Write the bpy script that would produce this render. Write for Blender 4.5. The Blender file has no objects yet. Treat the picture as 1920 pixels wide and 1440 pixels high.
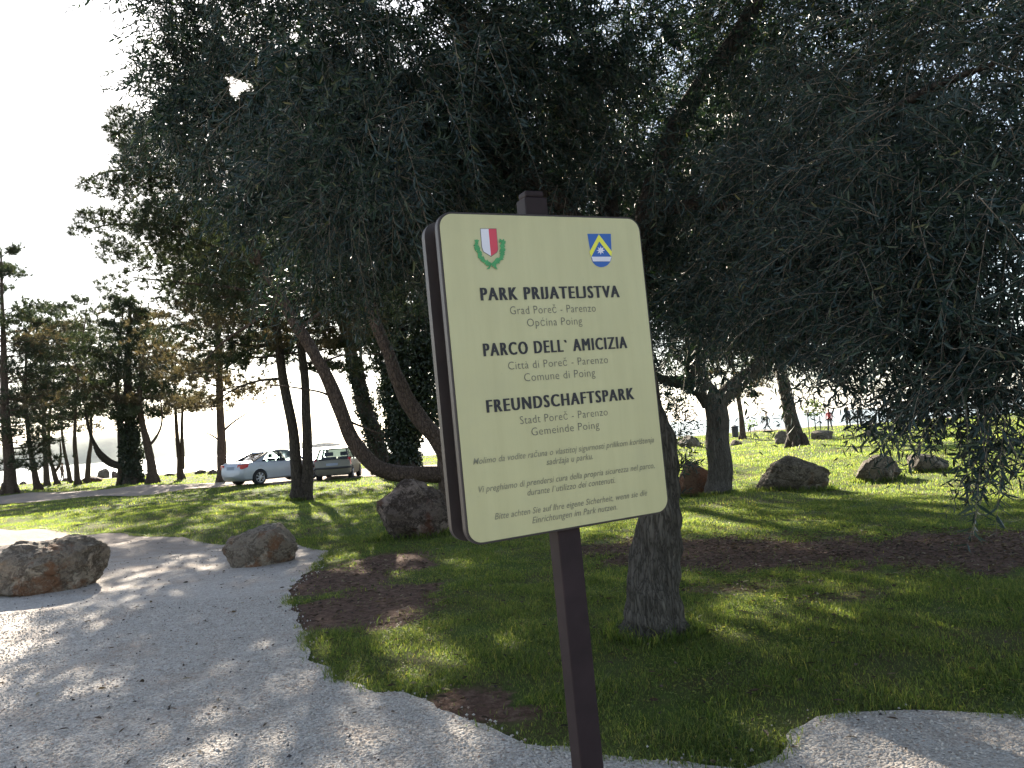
import bpy, bmesh, math
import numpy as np
from mathutils import Vector, Matrix, noise as mnoise

# ------------------------------------------------------------------ camera, sky, sun, exposure
scn = bpy.context.scene
COL = scn.collection
F_PX, ROLL, PITCH = 1480.0, math.radians(4.0), math.radians(3.55)
CAM = np.array([0.0, 0.0, 1.55])
FWD = np.array([0, math.cos(PITCH), math.sin(PITCH)])
_r0 = np.array([1.0, 0, 0]); _u0 = np.array([0, -math.sin(PITCH), math.cos(PITCH)])
RIGHT = math.cos(ROLL) * _r0 - math.sin(ROLL) * _u0
UP = math.sin(ROLL) * _r0 + math.cos(ROLL) * _u0
cd = bpy.data.cameras.new('camera'); cam = bpy.data.objects.new('camera', cd); COL.objects.link(cam)
cd.sensor_width = 36.0; cd.lens = 36.0 * F_PX / 1920.0; cd.clip_start = 0.05; cd.clip_end = 20000
M = Matrix.Identity(4)
for i in range(3):
    M[i][0] = RIGHT[i]; M[i][1] = UP[i]; M[i][2] = -FWD[i]; M[i][3] = CAM[i]
cam.matrix_world = M
scn.camera = cam

SUN_EL, SUN_AZ = math.radians(24.2), math.radians(-18.3)        # azimuth from +Y towards +X
SUN = np.array([math.sin(SUN_AZ) * math.cos(SUN_EL), math.cos(SUN_AZ) * math.cos(SUN_EL), math.sin(SUN_EL)])
W = bpy.data.worlds.new('World'); scn.world = W; W.use_nodes = True
nt = W.node_tree; bg = nt.nodes['Background']
sky = nt.nodes.new('ShaderNodeTexSky'); sky.sky_type = 'NISHITA'; sky.sun_disc = False
sky.sun_elevation = SUN_EL; sky.sun_rotation = SUN_AZ
sky.air_density = 1.0; sky.dust_density = 0.6; sky.ozone_density = 1.0
hs = nt.nodes.new('ShaderNodeHueSaturation'); hs.inputs['Saturation'].default_value = .7
nt.links.new(sky.outputs[0], hs.inputs['Color']); nt.links.new(hs.outputs[0], bg.inputs[0]); bg.inputs[1].default_value = 0.055
sl = bpy.data.lights.new('sun', 'SUN'); sl.energy = 5.0; sl.angle = math.radians(0.5); sl.color = (1.0, 0.89, 0.73)
so = bpy.data.objects.new('sun', sl); COL.objects.link(so)
so.rotation_euler = Vector(SUN).to_track_quat('Z', 'Y').to_euler(); so.location = (0, 0, 30)
scn.view_settings.view_transform = 'Standard'; scn.view_settings.look = 'None'
scn.view_settings.exposure = 2.35; scn.view_settings.gamma = 1.0
scn.cycles.max_bounces = 6; scn.cycles.diffuse_bounces = 3; scn.cycles.glossy_bounces = 2
scn.cycles.transmission_bounces = 4; scn.cycles.transparent_max_bounces = 8; scn.cycles.sample_clamp_indirect = 6

rng = np.random.default_rng(7)

# ------------------------------------------------------------------ geometry helpers
def ray(px, py):
    d = FWD * F_PX + RIGHT * (px - 960) - UP * (py - 720)
    return d / np.linalg.norm(d)
def at(px, py, Y):
    d = ray(px, py); return CAM + d * (Y / d[1])
def gnd(px, py, z=0.0):
    d = ray(px, py); t = (z - CAM[2]) / d[2]; p = CAM + d * t; return p
def norm(a):
    return a / np.maximum(np.linalg.norm(a, axis=-1, keepdims=True), 1e-9)

class MB:
    """collects vertices and faces (tri or quad arrays) and links them as one mesh object"""
    def __init__(s): s.v = []; s.f = []; s.n = 0
    def add(s, v, faces, mat=0, smooth=True):
        v = np.asarray(v, dtype=np.float64).reshape(-1, 3)
        if not isinstance(faces, (list, tuple)) or (len(faces) and not isinstance(faces[0], np.ndarray)):
            faces = [np.asarray(faces)]
        s.v.append(v)
        for f in faces:
            if len(f): s.f.append((np.asarray(f, dtype=np.int64) + s.n, mat, smooth))
        s.n += len(v); return s
    def box(s, lo, hi, mat=0):
        lo = np.array(lo, float); hi = np.array(hi, float)
        v = np.array([[x, y, z] for x in (lo[0], hi[0]) for y in (lo[1], hi[1]) for z in (lo[2], hi[2])])
        f = np.array([[0, 1, 3, 2], [4, 6, 7, 5], [0, 4, 5, 1], [2, 3, 7, 6], [0, 2, 6, 4], [1, 5, 7, 3]])
        return s.add(v, f, mat, False)
    def data(s, name, mats):
        me = bpy.data.meshes.new(name)
        V = np.concatenate(s.v); me.vertices.add(len(V)); me.vertices.foreach_set('co', V.ravel().astype(np.float32))
        loops = np.concatenate([f.ravel() for f, _, _ in s.f])
        tot = np.concatenate([np.full(len(f), f.shape[1]) for f, _, _ in s.f])
        st = np.concatenate([[0], np.cumsum(tot)[:-1]])
        mi = np.concatenate([np.full(len(f), m) for f, m, _ in s.f])
        sm = np.concatenate([np.full(len(f), q) for f, _, q in s.f])
        me.loops.add(len(loops)); me.loops.foreach_set('vertex_index', loops.astype(np.int32))
        me.polygons.add(len(tot)); me.polygons.foreach_set('loop_start', st.astype(np.int32))
        me.polygons.foreach_set('loop_total', tot.astype(np.int32))
        me.polygons.foreach_set('material_index', mi.astype(np.int32)); me.polygons.foreach_set('use_smooth', sm.astype(bool))
        for m in (mats if isinstance(mats, (list, tuple)) else [mats]): me.materials.append(m)
        me.update(calc_edges=True); me.validate(); return me
    def build(s, name, mats, parent=None, bevel=0.0):
        o = bpy.data.objects.new(name, s.data(name, mats)); COL.objects.link(o)
        if parent is not None: o.parent = parent
        if bevel:
            m = o.modifiers.new('bevel', 'BEVEL'); m.width = bevel; m.segments = 2; m.limit_method = 'ANGLE'
        return o

def tag(o, label=None, cat=None, group=None, kind=None):
    if label: o['label'] = label
    if cat: o['category'] = cat
    if group: o['group'] = group
    if kind: o['kind'] = kind
    return o
def empty(name, loc=(0, 0, 0), rz=0.0):
    o = bpy.data.objects.new(name, None); COL.objects.link(o); o.location = Vector(loc); o.rotation_euler = (0, 0, rz)
    o.empty_display_size = 0.2; return o

def spline(pts, per=6):
    P = np.asarray(pts, float)
    if len(P) < 3:
        t = np.linspace(0, 1, per + 1)[:, None]; return P[0] * (1 - t) + P[-1] * t
    Q = np.vstack([2 * P[0] - P[1], P, 2 * P[-1] - P[-2]]); out = []
    for i in range(1, len(Q) - 2):
        a, b, c, d = Q[i - 1], Q[i], Q[i + 1], Q[i + 2]
        for t in np.linspace(0, 1, per, endpoint=False):
            out.append(.5 * (2 * b + (c - a) * t + (2 * a - 5 * b + 4 * c - d) * t * t + (3 * b - a - 3 * c + d) * t ** 3))
    out.append(P[-1]); return np.array(out)
def tube(mb, pts, rad, nseg=8, per=6, mat=0, wob=0.0, seed=0, flute=0.0, nfl=7):
    """tapered tube through points; wob and flute roughen the section"""
    n0 = len(pts); C = spline(pts, per)
    r = np.interp(np.linspace(0, 1, len(C)), np.linspace(0, 1, n0), rad)
    T = norm(np.gradient(C, axis=0)); up = np.array([0.31, 0.9, 0.2])
    A = norm(np.cross(T, up)); B = np.cross(T, A)
    th = np.linspace(0, 2 * np.pi, nseg, endpoint=False); k = np.arange(len(C))
    rr = np.ones((len(C), nseg))
    if wob or flute:
        q = np.random.default_rng(seed)
        for j in range(1, 5):
            ph = q.uniform(0, 6.28); dr = q.uniform(-.25, .25)
            rr += wob / j * np.sin(j * th[None] + ph + k[:, None] * (dr + .33 / j))
            rr += wob * .6 * np.sin(k[:, None] * q.uniform(.2, .9) + ph + j * th[None])/j
        if flute:
            for j in (nfl, nfl + 4, nfl * 2 + 1):
                ph = q.uniform(0, 6.28)
                rr -= flute * np.abs(np.sin(j * th[None] * .5 + ph + .6 * np.sin(k[:, None] * .17 + ph)))
    V = C[:, None] + (r[:, None] * rr)[..., None] * (np.cos(th)[None, :, None] * A[:, None] + np.sin(th)[None, :, None] * B[:, None])
    n = len(C); idx = np.arange(n * nseg).reshape(n, nseg)
    a = idx[:-1]; b = idx[1:]
    f = np.stack([a, np.roll(a, -1, 1), np.roll(b, -1, 1), b], -1).reshape(-1, 4)
    V = np.concatenate([V.reshape(-1, 3), C[-1:] + T[-1] * r[-1] * .5])
    cap = np.array([[idx[-1, i], idx[-1, (i + 1) % nseg], n * nseg] for i in range(nseg)])
    mb.add(V, [f, cap], mat); return C

def leaves(mb, P, D, Nn, L, Wd, mat=0, fold=.18):
    """lanceolate leaves, two quads each, folded along the midrib"""
    k = sun_gap(P + norm(D) * L[:, None] * .5, .118); P, D, Nn, L, Wd = P[k], D[k], Nn[k], L[k], Wd[k]
    D = norm(D); S = norm(np.cross(D, Nn)); N = np.cross(S, D); L = L[:, None]; Wd = Wd[:, None]
    v = np.stack([P, P + D * L * .3 + S * Wd * .5 + N * Wd * fold, P + D * L * .66 + S * Wd * .42 + N * (Wd * fold - L * .02),
                  P + D * L - N * L * .07, P + D * L * .66 - S * Wd * .42 + N * (Wd * fold - L * .02), P + D * L * .3 - S * Wd * .5 + N * Wd * fold], 1)
    b = np.arange(len(P))[:, None] * 6
    mb.add(v.reshape(-1, 3), [np.concatenate([b + [0, 1, 2, 3], b + [0, 3, 4, 5]])], mat, False)
def needles(mb, P, D, L, Wd, mat=0):
    D = norm(D); S = norm(np.cross(D, rng.normal(size=D.shape)))
    v = np.stack([P - S * Wd[:, None] * .5, P + S * Wd[:, None] * .5, P + D * L[:, None]], 1)
    mb.add(v.reshape(-1, 3), [np.arange(len(P) * 3).reshape(-1, 3)], mat, False)

def sun_gap(P, r=.10):
    """keeps most leaves out of the one opening in the crowns that lets the sun through"""
    d = P - CAM; t = d @ SUN; o = d - t[:, None] * SUN; a = np.arctan2(o[:, 2], o @ np.array([math.cos(SUN_AZ), -math.sin(SUN_AZ), 0]))
    return np.linalg.norm(o, axis=1) > r * (1 + .28 * np.sin(3 * a + 1) + .18 * np.sin(5 * a + 2)) * rng.uniform(.55, 1.1, len(P))

def twigs(mb, S, D, Ln, droop, spacing=.03, lf=(.045, .07), wf=.011, mat=0, tmat=1, tube_r=.0016, gap=True):
    """olive twigs: opposite leaf pairs along a drooping stem"""
    D = norm(D); n = len(S)
    if gap:
        k = sun_gap(S + D * Ln[:, None] * .5, .07) ; S, D, Ln, droop = S[k], D[k], Ln[k], droop[k]; n = len(S)
    dn = np.array([0, 0, -1.0]); K = int(np.ceil(Ln.max() / spacing))
    e1 = norm(np.cross(D, np.array([.2, .3, .9]) + rng.normal(size=(n, 3)) * .2)); e2 = np.cross(D, e1)
    PP, DD, NN, LL, WW = [], [], [], [], []
    for k in range(K):
        t = (k + .6) * spacing / Ln; ok = t < 1.0
        if not ok.any(): break
        t = t[ok][:, None]; l = Ln[ok][:, None]; d = D[ok]; dr = droop[ok][:, None]
        pos = S[ok] + d * l * t + dn * dr * l * t * t; tan = norm(d + dn * 2 * dr * t)
        e = e1[ok] if k % 2 else e2[ok]
        for sgn in (1, -1):
            m = rng.random(len(pos)) < .92
            dd = norm(tan * rng.uniform(.45, .95, (len(pos), 1)) + sgn * e * .8 + rng.normal(size=e.shape) * .22)
            nn = tan + rng.normal(size=e.shape) * .45
            sz = rng.uniform(lf[0], lf[1], len(pos)) * (1 - .35 * (t[:, 0] > .85))
            PP.append(pos[m]); DD.append(dd[m]); NN.append(nn[m]); LL.append(sz[m]); WW.append((wf * rng.uniform(.8, 1.25, len(pos)) * sz / lf[1])[m])
    leaves(mb, np.concatenate(PP), np.concatenate(DD), np.concatenate(NN), np.concatenate(LL), np.concatenate(WW), mat)
    if tube_r:
        ts = np.linspace(0, 1, 4)
        V = []
        for t in ts:
            c = S + D * Ln[:, None] * t + dn * droop[:, None] * Ln[:, None] * t * t
            for a in range(3):
                V.append(c + tube_r * (1.25 - t) * (math.cos(a * 2.094) * e1 + math.sin(a * 2.094) * e2))
        V = np.stack(V, 1); b = np.arange(n)[:, None] * 12
        fs = [b + [i * 3 + a, i * 3 + (a + 1) % 3, i * 3 + 3 + (a + 1) % 3, i * 3 + 3 + a] for i in range(3) for a in range(3)]
        mb.add(V.reshape(-1, 3), [np.concatenate(fs)], tmat, True)

def ball(n, shell=.0):
    d = norm(rng.normal(size=(n, 3))); r = rng.random(n) ** (1 / 3); r = shell + (1 - shell) * r
    return d * r[:, None]

# ------------------------------------------------------------------ materials
def mat(name, build):
    m = bpy.data.materials.new(name); m.use_nodes = True; t = m.node_tree; t.nodes.clear()
    out = t.nodes.new('ShaderNodeOutputMaterial'); sh = build(t); t.links.new(sh, out.inputs['Surface']); return m
def N(t, typ, **kw):
    n = t.nodes.new('ShaderNode' + typ)
    for k, v in kw.items():
        if k.startswith('_'): n.inputs[k[1:]].default_value = v
        else: setattr(n, k, v)
    return n
def coords(t, scale=(1, 1, 1), world=False):
    if world: src = N(t, 'NewGeometry').outputs['Position']
    else: src = N(t, 'TexCoord').outputs['Object']
    mp = N(t, 'Mapping'); mp.inputs['Scale'].default_value = scale; t.links.new(src, mp.inputs['Vector']); return mp.outputs[0]
def noise(t, vec, scale, detail=4, rough=.6, out='Fac'):
    n = N(t, 'TexNoise'); n.inputs['Scale'].default_value = scale; n.inputs['Detail'].default_value = detail; n.inputs['Roughness'].default_value = rough
    t.links.new(vec, n.inputs['Vector']); return n.outputs[out]
def ramp(t, fac, stops):
    r = N(t, 'ValToRGB'); e = r.color_ramp.elements
    while len(e) < len(stops): e.new(.5)
    for q, (p, c) in zip(e, stops): q.position = p; q.color = (*c, 1) if len(c) == 3 else c
    t.links.new(fac, r.inputs[0]); return r.outputs[0]
def mixc(t, fac, a, b, mode='MIX'):
    m = N(t, 'Mix'); m.data_type = 'RGBA'; m.blend_type = mode
    for s, v in ((0, fac), (6, a), (7, b)):
        if hasattr(v, 'node'): t.links.new(v, m.inputs[s])
        else: m.inputs[s].default_value = v if s == 0 else (*v, 1)
    return m.outputs[2]
def bump(t, h, strength=.5, dist=.02):
    b = N(t, 'Bump'); b.inputs['Strength'].default_value = strength; b.inputs['Distance'].default_value = dist
    t.links.new(h, b.inputs['Height']); return b.outputs[0]
def pbr(t, col, rough=.7, metal=0.0, nrm=None, spec=.5, **kw):
    p = N(t, 'BsdfPrincipled'); p.inputs['Metallic'].default_value = metal; p.inputs['Specular IOR Level'].default_value = spec
    if hasattr(col, 'node'): t.links.new(col, p.inputs['Base Color'])
    else: p.inputs['Base Color'].default_value = (*col, 1)
    if hasattr(rough, 'node'): t.links.new(rough, p.inputs['Roughness'])
    else: p.inputs['Roughness'].default_value = rough
    if nrm is not None: t.links.new(nrm, p.inputs['Normal'])
    for k, v in kw.items(): p.inputs[k].default_value = v
    return p.outputs[0]
def plain(name, col, rough=.5, metal=0.0, var=.12, scale=8.0, **kw):
    def b(t):
        c = coords(t); n = noise(t, c, scale, 5)
        lo = tuple(x * (1 - var) for x in col); hi = tuple(min(1, x * (1 + var)) for x in col)
        return pbr(t, ramp(t, n, [(.3, lo), (.7, hi)]), rough, metal, **kw)
    return mat(name, b)
def foliage(name, stops, back=None, trans=.3, rough=.5, spec=.4, tcol=None):
    """leaves: per-leaf colour, paler back, light passing through"""
    def b(t):
        g = N(t, 'NewGeometry')
        col = ramp(t, g.outputs['Random Per Island'], stops)
        if back is not None: c2 = mixc(t, g.outputs['Backfacing'], col, back)
        else: c2 = col
        p = pbr(t, c2, rough, spec=spec)
        tr = N(t, 'BsdfTranslucent')
        t.links.new(mixc(t, 1.0, col, tcol or (1.6, 1.9, .7), 'MULTIPLY'), tr.inputs[0])
        mx = N(t, 'MixShader'); mx.inputs[0].default_value = trans
        t.links.new(p, mx.inputs[1]); t.links.new(tr.outputs[0], mx.inputs[2]); return mx.outputs[0]
    return mat(name, b)
def bark(name, dark, light, zs=.18, scale=22, dist=.02, strength=.9):
    def b(t):
        c = coords(t, (1, 1, zs)); n = noise(t, c, scale, 7, .7); c2 = coords(t); big = noise(t, c2, 2.2, 3)
        v = N(t, 'TexVoronoi'); v.feature = 'DISTANCE_TO_EDGE'; v.inputs['Scale'].default_value = scale * 1.3
        t.links.new(mixc(t, .12, c, noise(t, c, scale * .6, 4, .6, 'Color'), 'ADD'), v.inputs['Vector'])
        h = N(t, 'Math'); h.operation = 'MULTIPLY_ADD'; h.inputs[1].default_value = .8
        t.links.new(ramp(t, v.outputs['Distance'], [(0, (0, 0, 0)), (.25, (1, 1, 1))]), h.inputs[0]); t.links.new(n, h.inputs[2])
        col = ramp(t, n, [(.3, dark), (.72, light)])
        col = mixc(t, big, col, tuple(x * .62 for x in light), 'MIX')
        col = mixc(t, ramp(t, v.outputs['Distance'], [(0, (.75, .75, .75)), (.12, (0, 0, 0))]), col, tuple(x * .5 for x in dark))
        return pbr(t, col, .9, nrm=bump(t, h.outputs[0], strength, dist), spec=.2)
    return mat(name, b)
def rockmat(name, base, light, rust, rustamt=.5):
    def b(t):
        c = coords(t); wc = mixc(t, .30, c, noise(t, c, 2.5, 5, .6, 'Color'), 'ADD'); n1 = noise(t, wc, 2.6, 9, .72); n2 = noise(t, c, 13, 6, .7); n3 = noise(t, wc, 1.9, 6, .65)
        mid = tuple((x + y) * .5 for x, y in zip(base, light))
        col = ramp(t, n1, [(.30, base), (.44, mid), (.50, tuple(x * .8 for x in base)), (.58, light), (.70, tuple(min(.66, x * 1.25) for x in light))])
        col = mixc(t, ramp(t, n3, [(rustamt - .02, (0, 0, 0)), (rustamt + .05, (.9, .9, .9))]), col, rust)
        col = mixc(t, ramp(t, n2, [(.30, (.9, .9, .9)), (.42, (0, 0, 0))]), col, tuple(x * .4 for x in base))
        n4 = noise(t, c, 26, 6, .75); v = N(t, 'TexVoronoi'); v.feature = 'DISTANCE_TO_EDGE'; v.inputs['Scale'].default_value = 3.2; t.links.new(mixc(t, .35, c, noise(t, c, 4, 5, .6, 'Color'), 'ADD'), v.inputs['Vector'])
        col = mixc(t, ramp(t, v.outputs['Distance'], [(0, (.45, .45, .45)), (.014, (0, 0, 0))]), col, tuple(x * .25 for x in base))
        col = mixc(t, ramp(t, n4, [(.55, (0, 0, 0)), (.72, (.6, .6, .6))]), col, tuple(min(.6, x * 1.35) for x in light))
        h = N(t, 'Math'); h.operation = 'ADD'; t.links.new(n2, h.inputs[0]); t.links.new(n4, h.inputs[1])
        return pbr(t, col, .88, nrm=bump(t, h.outputs[0], 1.0, .06), spec=.25)
    return mat(name, b)

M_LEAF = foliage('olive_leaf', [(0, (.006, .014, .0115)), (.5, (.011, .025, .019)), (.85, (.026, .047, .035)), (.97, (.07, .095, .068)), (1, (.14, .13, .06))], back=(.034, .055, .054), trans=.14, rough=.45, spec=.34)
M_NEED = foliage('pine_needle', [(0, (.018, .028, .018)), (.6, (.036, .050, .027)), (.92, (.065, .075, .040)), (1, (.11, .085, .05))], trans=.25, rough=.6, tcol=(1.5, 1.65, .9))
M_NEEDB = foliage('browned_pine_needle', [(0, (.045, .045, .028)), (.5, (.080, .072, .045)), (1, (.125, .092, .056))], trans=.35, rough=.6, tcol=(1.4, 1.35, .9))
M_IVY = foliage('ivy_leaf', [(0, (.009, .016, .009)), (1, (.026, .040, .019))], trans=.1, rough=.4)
M_GRASS = foliage('grass_blade', [(0, (.030, .050, .020)), (.5, (.058, .086, .032)), (.88, (.095, .112, .046)), (1, (.14, .135, .06))], trans=.55, rough=.5, spec=.3, tcol=(4.3, 4.2, 1.7))
M_SPRT = foliage('sapling_leaf', [(0, (.08, .11, .03)), (1, (.14, .17, .05))], trans=.5)
M_TWIG = plain('twig', (.16, .135, .11), .8)
M_BARK_O = bark('olive_bark', (.045, .040, .036), (.21, .19, .165), .12, 26, .022)
M_BARK_P = bark('pine_bark', (.04, .028, .022), (.17, .125, .10), .4, 14, .03)
M_BARK_D = bark('dark_bark', (.03, .024, .02), (.12, .10, .085), .3, 14, .03)
M_ROCK = rockmat('pale_rock', (.17, .135, .105), (.52, .44, .35), (.26, .13, .07), .54)
M_ROCKD = rockmat('red_brown_rock', (.06, .042, .034), (.34, .27, .23), (.13, .055, .035), .56)
M_ROCKG = rockmat('grey_rock', (.095, .078, .06), (.33, .285, .225), (.15, .10, .065), .57)
M_ROCKR = rockmat('rust_rock', (.15, .085, .055), (.30, .19, .125), (.20, .085, .042), .48)
def b_panel(t):
    c = coords(t, (9, 1, .7)); st = noise(t, c, 2.5, 5); n = noise(t, coords(t), 7, 4); sp = noise(t, coords(t), 55, 3)
    col = ramp(t, st, [(.3, (.505, .470, .262)), (.7, (.555, .520, .298))]); col = mixc(t, ramp(t, n, [(.5, (0, 0, 0)), (.8, (.35, .35, .35))]), col, (.455, .43, .275))
    col = mixc(t, ramp(t, sp, [(.70, (0, 0, 0)), (.78, (.3, .3, .3))]), col, (.3, .28, .2))
    return pbr(t, col, ramp(t, n, [(.3, (.3, .3, .3)), (.7, (.45, .45, .45))]))
M_PANEL = mat('sign_cream', b_panel)
M_FRAME = plain('sign_frame', (.040, .030, .029), .5, var=.15)
M_POST = plain('sign_post', (.024, .014, .017), .6, var=.25, scale=14, spec=.25)
M_INK = plain('sign_ink', (.022, .020, .028), .5)
M_INK2 = plain('sign_ink_thin', (.13, .125, .11), .5)
M_INK3 = plain('sign_ink_script', (.23, .22, .155), .5)
M_SWHITE = plain('crest_white', (.72, .70, .80), .4, var=.02)
M_SRED = plain('crest_red', (.62, .045, .085), .4, var=.03)
M_SBLUE = plain('crest_blue', (.012, .10, .42), .4, var=.03)
M_SYEL = plain('crest_yellow', (.78, .76, .07), .4, var=.03)
M_SGRN = plain('crest_green', (.05, .30, .10), .4, var=.15, scale=60)

# ------------------------------------------------------------------ ground
def smooth(a, b, x): t = np.clip((x - a) / (b - a), 0, 1); return t * t * (3 - 2 * t)
def shore(x): return 73 + 8 * smooth(-30, 25, x) + 1.2 * np.sin(x * .31) + .7 * np.sin(x * .83 + 1)
def height(x, y):
    x = np.asarray(x, float); y = np.asarray(y, float)
    h = .05 * np.sin(x * .9 + .7) * np.sin(y * .75 + .3) + .035 * np.sin(x * .37 + y * .52) + .03 * np.sin(x * 1.7 - y * 1.2)
    h = h * smooth(7, 16, y) * 1.1
    h = h + .16 * smooth(21, 24, y + x * .12) * smooth(2, 6, x) * (1 - smooth(26, 40, y)) 
    e = y - shore(x)
    return h - 2.6 * smooth(0, 7, e)
def poly_px(pts): return np.array([gnd(*p)[:2] for p in pts])
def inpoly(x, y, P):
    x = np.asarray(x); y = np.asarray(y); r = np.zeros(x.shape, bool); j = len(P) - 1
    for i in range(len(P)):
        c = ((P[i, 1] > y) != (P[j, 1] > y)) & (x < (P[j, 0] - P[i, 0]) * (y - P[i, 1]) / (P[j, 1] - P[i, 1] + 1e-12) + P[i, 0])
        r ^= c; j = i
    return r
PATH_L = np.vstack([poly_px([(-250, 985), (0, 992), (200, 997), (420, 1012), (560, 1022), (618, 1030), (592, 1062), (545, 1100), (540, 1130), (570, 1190),
                    (585, 1240), (640, 1275), (700, 1302), (770, 1312), (850, 1340), (905, 1365), (980, 1395), (1100, 1412), (1200, 1428), (1300, 1437), (1400, 1446)]),
                    poly_px([(1452, 1414), (1480, 1385), (1530, 1350), (1600, 1338), (1700, 1336), (1800, 1340), (1930, 1341), (2150, 1330), (2600, 1335)]),
                    np.array([[8, -12], [-14, -12], [-14, 12]])])
def jitter_poly(P, step=.12, amp=.05, seed=0):
    q = np.random.default_rng(seed); out = []
    for a, b in zip(P, np.roll(P, -1, 0)):
        n = max(1, int(np.linalg.norm(b - a) / step)); n = min(n, 160)
        for i in range(n): out.append(a + (b - a) * i / n)
    out = np.array(out); k = np.arange(len(out))
    w = q.normal(size=(len(out), 2)) * .5; w = .5 * w + .5 * np.roll(w, 1, 0)
    return out + w * amp
PATH_J = jitter_poly(PATH_L, .09, .055, 3)
ROAD = poly_px([(-500, 985), (-200, 957), (0, 946), (200, 931), (400, 917), (560, 907), (700, 896), (900, 880), (1150, 862), (1150, 852), (900, 868), (700, 880), (560, 888), (400, 905), (200, 919), (0, 931), (-200, 942), (-500, 960)])
ROAD_J = jitter_poly(ROAD, .5, .25, 4)
def soil_amount(x, y):
    """bare reddish earth (left) and leaf mulch (right) as soft-edged patches"""
    s = np.zeros(np.shape(x))
    wv = .30 * np.sin(x * 2.3 + 1.7 * np.sin(y * 1.9)) + .24 * np.sin(y * 4.1 + 2.2 * np.sin(x * 3.7)) + .16 * np.sin(x * 9.3 + 3 * np.sin(y * 7.7)) + .12 * np.sin(x * 17 - y * 13)
    def blob(px, py, rx, ry, k=1.0):
        c = gnd(px, py)[:2]; d = np.sqrt(((x - c[0]) / rx) ** 2 + ((y - c[1]) / ry) ** 2) + wv * .55; return k * (1 - smooth(.45, 1.35, d))
    for b in ((660, 1080, .8, 1.5), (690, 1130, .75, 1.2), (600, 1150, .55, 1.0), (720, 1060, .6, 1.3)): s = np.maximum(s, blob(*b))
    for b in ((1350, 1030, 1.4, 1.2), (1550, 1035, 1.5, 1.2), (1750, 1030, 1.6, 1.2), (1950, 1025, 1.8, 1.2), (1250, 1045, .9, .8, .8)): s = np.maximum(s, blob(*b))
    for b in ((880, 1320, .35, .3, .9), (930, 1345, .35, .22, .9), (1580, 1120, .4, .25, .5), (1400, 1100, .8, .3, .5), (1130, 1035, .7, .6, .7)): s = np.maximum(s, blob(*b))
    return np.clip(s, 0, 1)

def axis(parts):
    out = [parts[0][0]]
    for a, b, st in parts: out += list(np.linspace(a, b, max(1, int(round((b - a) / st))) + 1)[1:])
    return np.array(out)
gx = axis([(-600, -100, 50), (-100, -40, 5), (-40, -14, 1), (-14, 14, .25), (14, 40, 1), (40, 100, 5), (100, 600, 50)])
gy = axis([(-120, -20, 20), (-20, 2, 2), (2, 26, .25), (26, 64, 1), (64, 96, .8)])
X, Y = np.meshgrid(gx, gy); Z = height(X, Y); nx, ny = len(gx), len(gy)
idx = np.arange(nx * ny).reshape(ny, nx)
g = MB(); g.add(np.stack([X, Y, Z], -1).reshape(-1, 3), [np.stack([idx[:-1, :-1], idx[:-1, 1:], idx[1:, 1:], idx[1:, :-1]], -1).reshape(-1, 4)])
def b_ground(t):
    c = coords(t, world=True)
    a = N(t, 'Attribute'); a.attribute_name = 'soil'
    n1 = noise(t, c, .9, 5); n2 = noise(t, c, 14, 6, .7); n3 = noise(t, c, 70, 4, .7); n4 = noise(t, c, .22, 3)
    gcol = ramp(t, n2, [(.3, (.045, .078, .016)), (.55, (.085, .13, .028)), (.75, (.15, .165, .05))])
    gcol = mixc(t, ramp(t, n1, [(.40, (0, 0, 0)), (.62, (.8, .8, .8))]), gcol, (.115, .095, .048))
    scol = ramp(t, n2, [(.3, (.062, .037, .028)), (.5, (.135, .080, .061)), (.72, (.25, .175, .135))])
    scol = mixc(t, ramp(t, n3, [(.55, (0, 0, 0)), (.7, (.5, .5, .5))]), scol, (.30, .24, .18))
    f = N(t, 'Math'); f.operation = 'ADD'; t.links.new(a.outputs['Fac'], f.inputs[0])
    m = N(t, 'Math'); m.operation = 'MULTIPLY_ADD'; m.inputs[1].default_value = .9; m.inputs[2].default_value = -.45; t.links.new(n2, m.inputs[0]); t.links.new(m.outputs[0], f.inputs[1])
    col = mixc(t, ramp(t, f.outputs[0], [(.35, (0, 0, 0)), (.6, (1, 1, 1))]), gcol, scol)
    h = N(t, 'Math'); h.operation = 'ADD'; t.links.new(n2, h.inputs[0]); t.links.new(n3, h.inputs[1])
    return pbr(t, col, .95, nrm=bump(t, h.outputs[0], .8, .05), spec=.1)
ground = g.build('ground', mat('lawn_and_soil', b_ground)); tag(ground, kind='structure')
at_ = ground.data.attributes.new('soil', 'FLOAT', 'POINT'); at_.data.foreach_set('value', soil_amount(X, Y).ravel().astype(np.float32))

def drape(name, P, step, dz, material):
    """a sheet over the ground: the polygon filled and cut to small faces"""
    bm = bmesh.new(); vs = [bm.verts.new((p[0], p[1], 0)) for p in P]
    es = [bm.edges.new((vs[i], vs[(i + 1) % len(vs)])) for i in range(len(vs))]
    bmesh.ops.triangle_fill(bm, edges=es, use_beauty=True)
    lo = P.min(0); hi = P.max(0)
    for ax in (0, 1):
        v = lo[ax] + step
        while v < hi[ax]:
            no = (1, 0, 0) if ax == 0 else (0, 1, 0); co = (v, 0, 0) if ax == 0 else (0, v, 0)
            bmesh.ops.bisect_plane(bm, geom=bm.verts[:] + bm.edges[:] + bm.faces[:], plane_co=co, plane_no=no)
            v += step
    for v in bm.verts: v.co.z = float(height(v.co.x, v.co.y)) + dz
    bmesh.ops.recalc_face_normals(bm, faces=bm.faces[:])
    if sum(f.normal.z for f in bm.faces) < 0: bmesh.ops.reverse_faces(bm, faces=bm.faces[:])
    me = bpy.data.meshes.new(name); bm.to_mesh(me); bm.free(); me.materials.append(material)
    o = bpy.data.objects.new(name, me); COL.objects.link(o); return o
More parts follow.
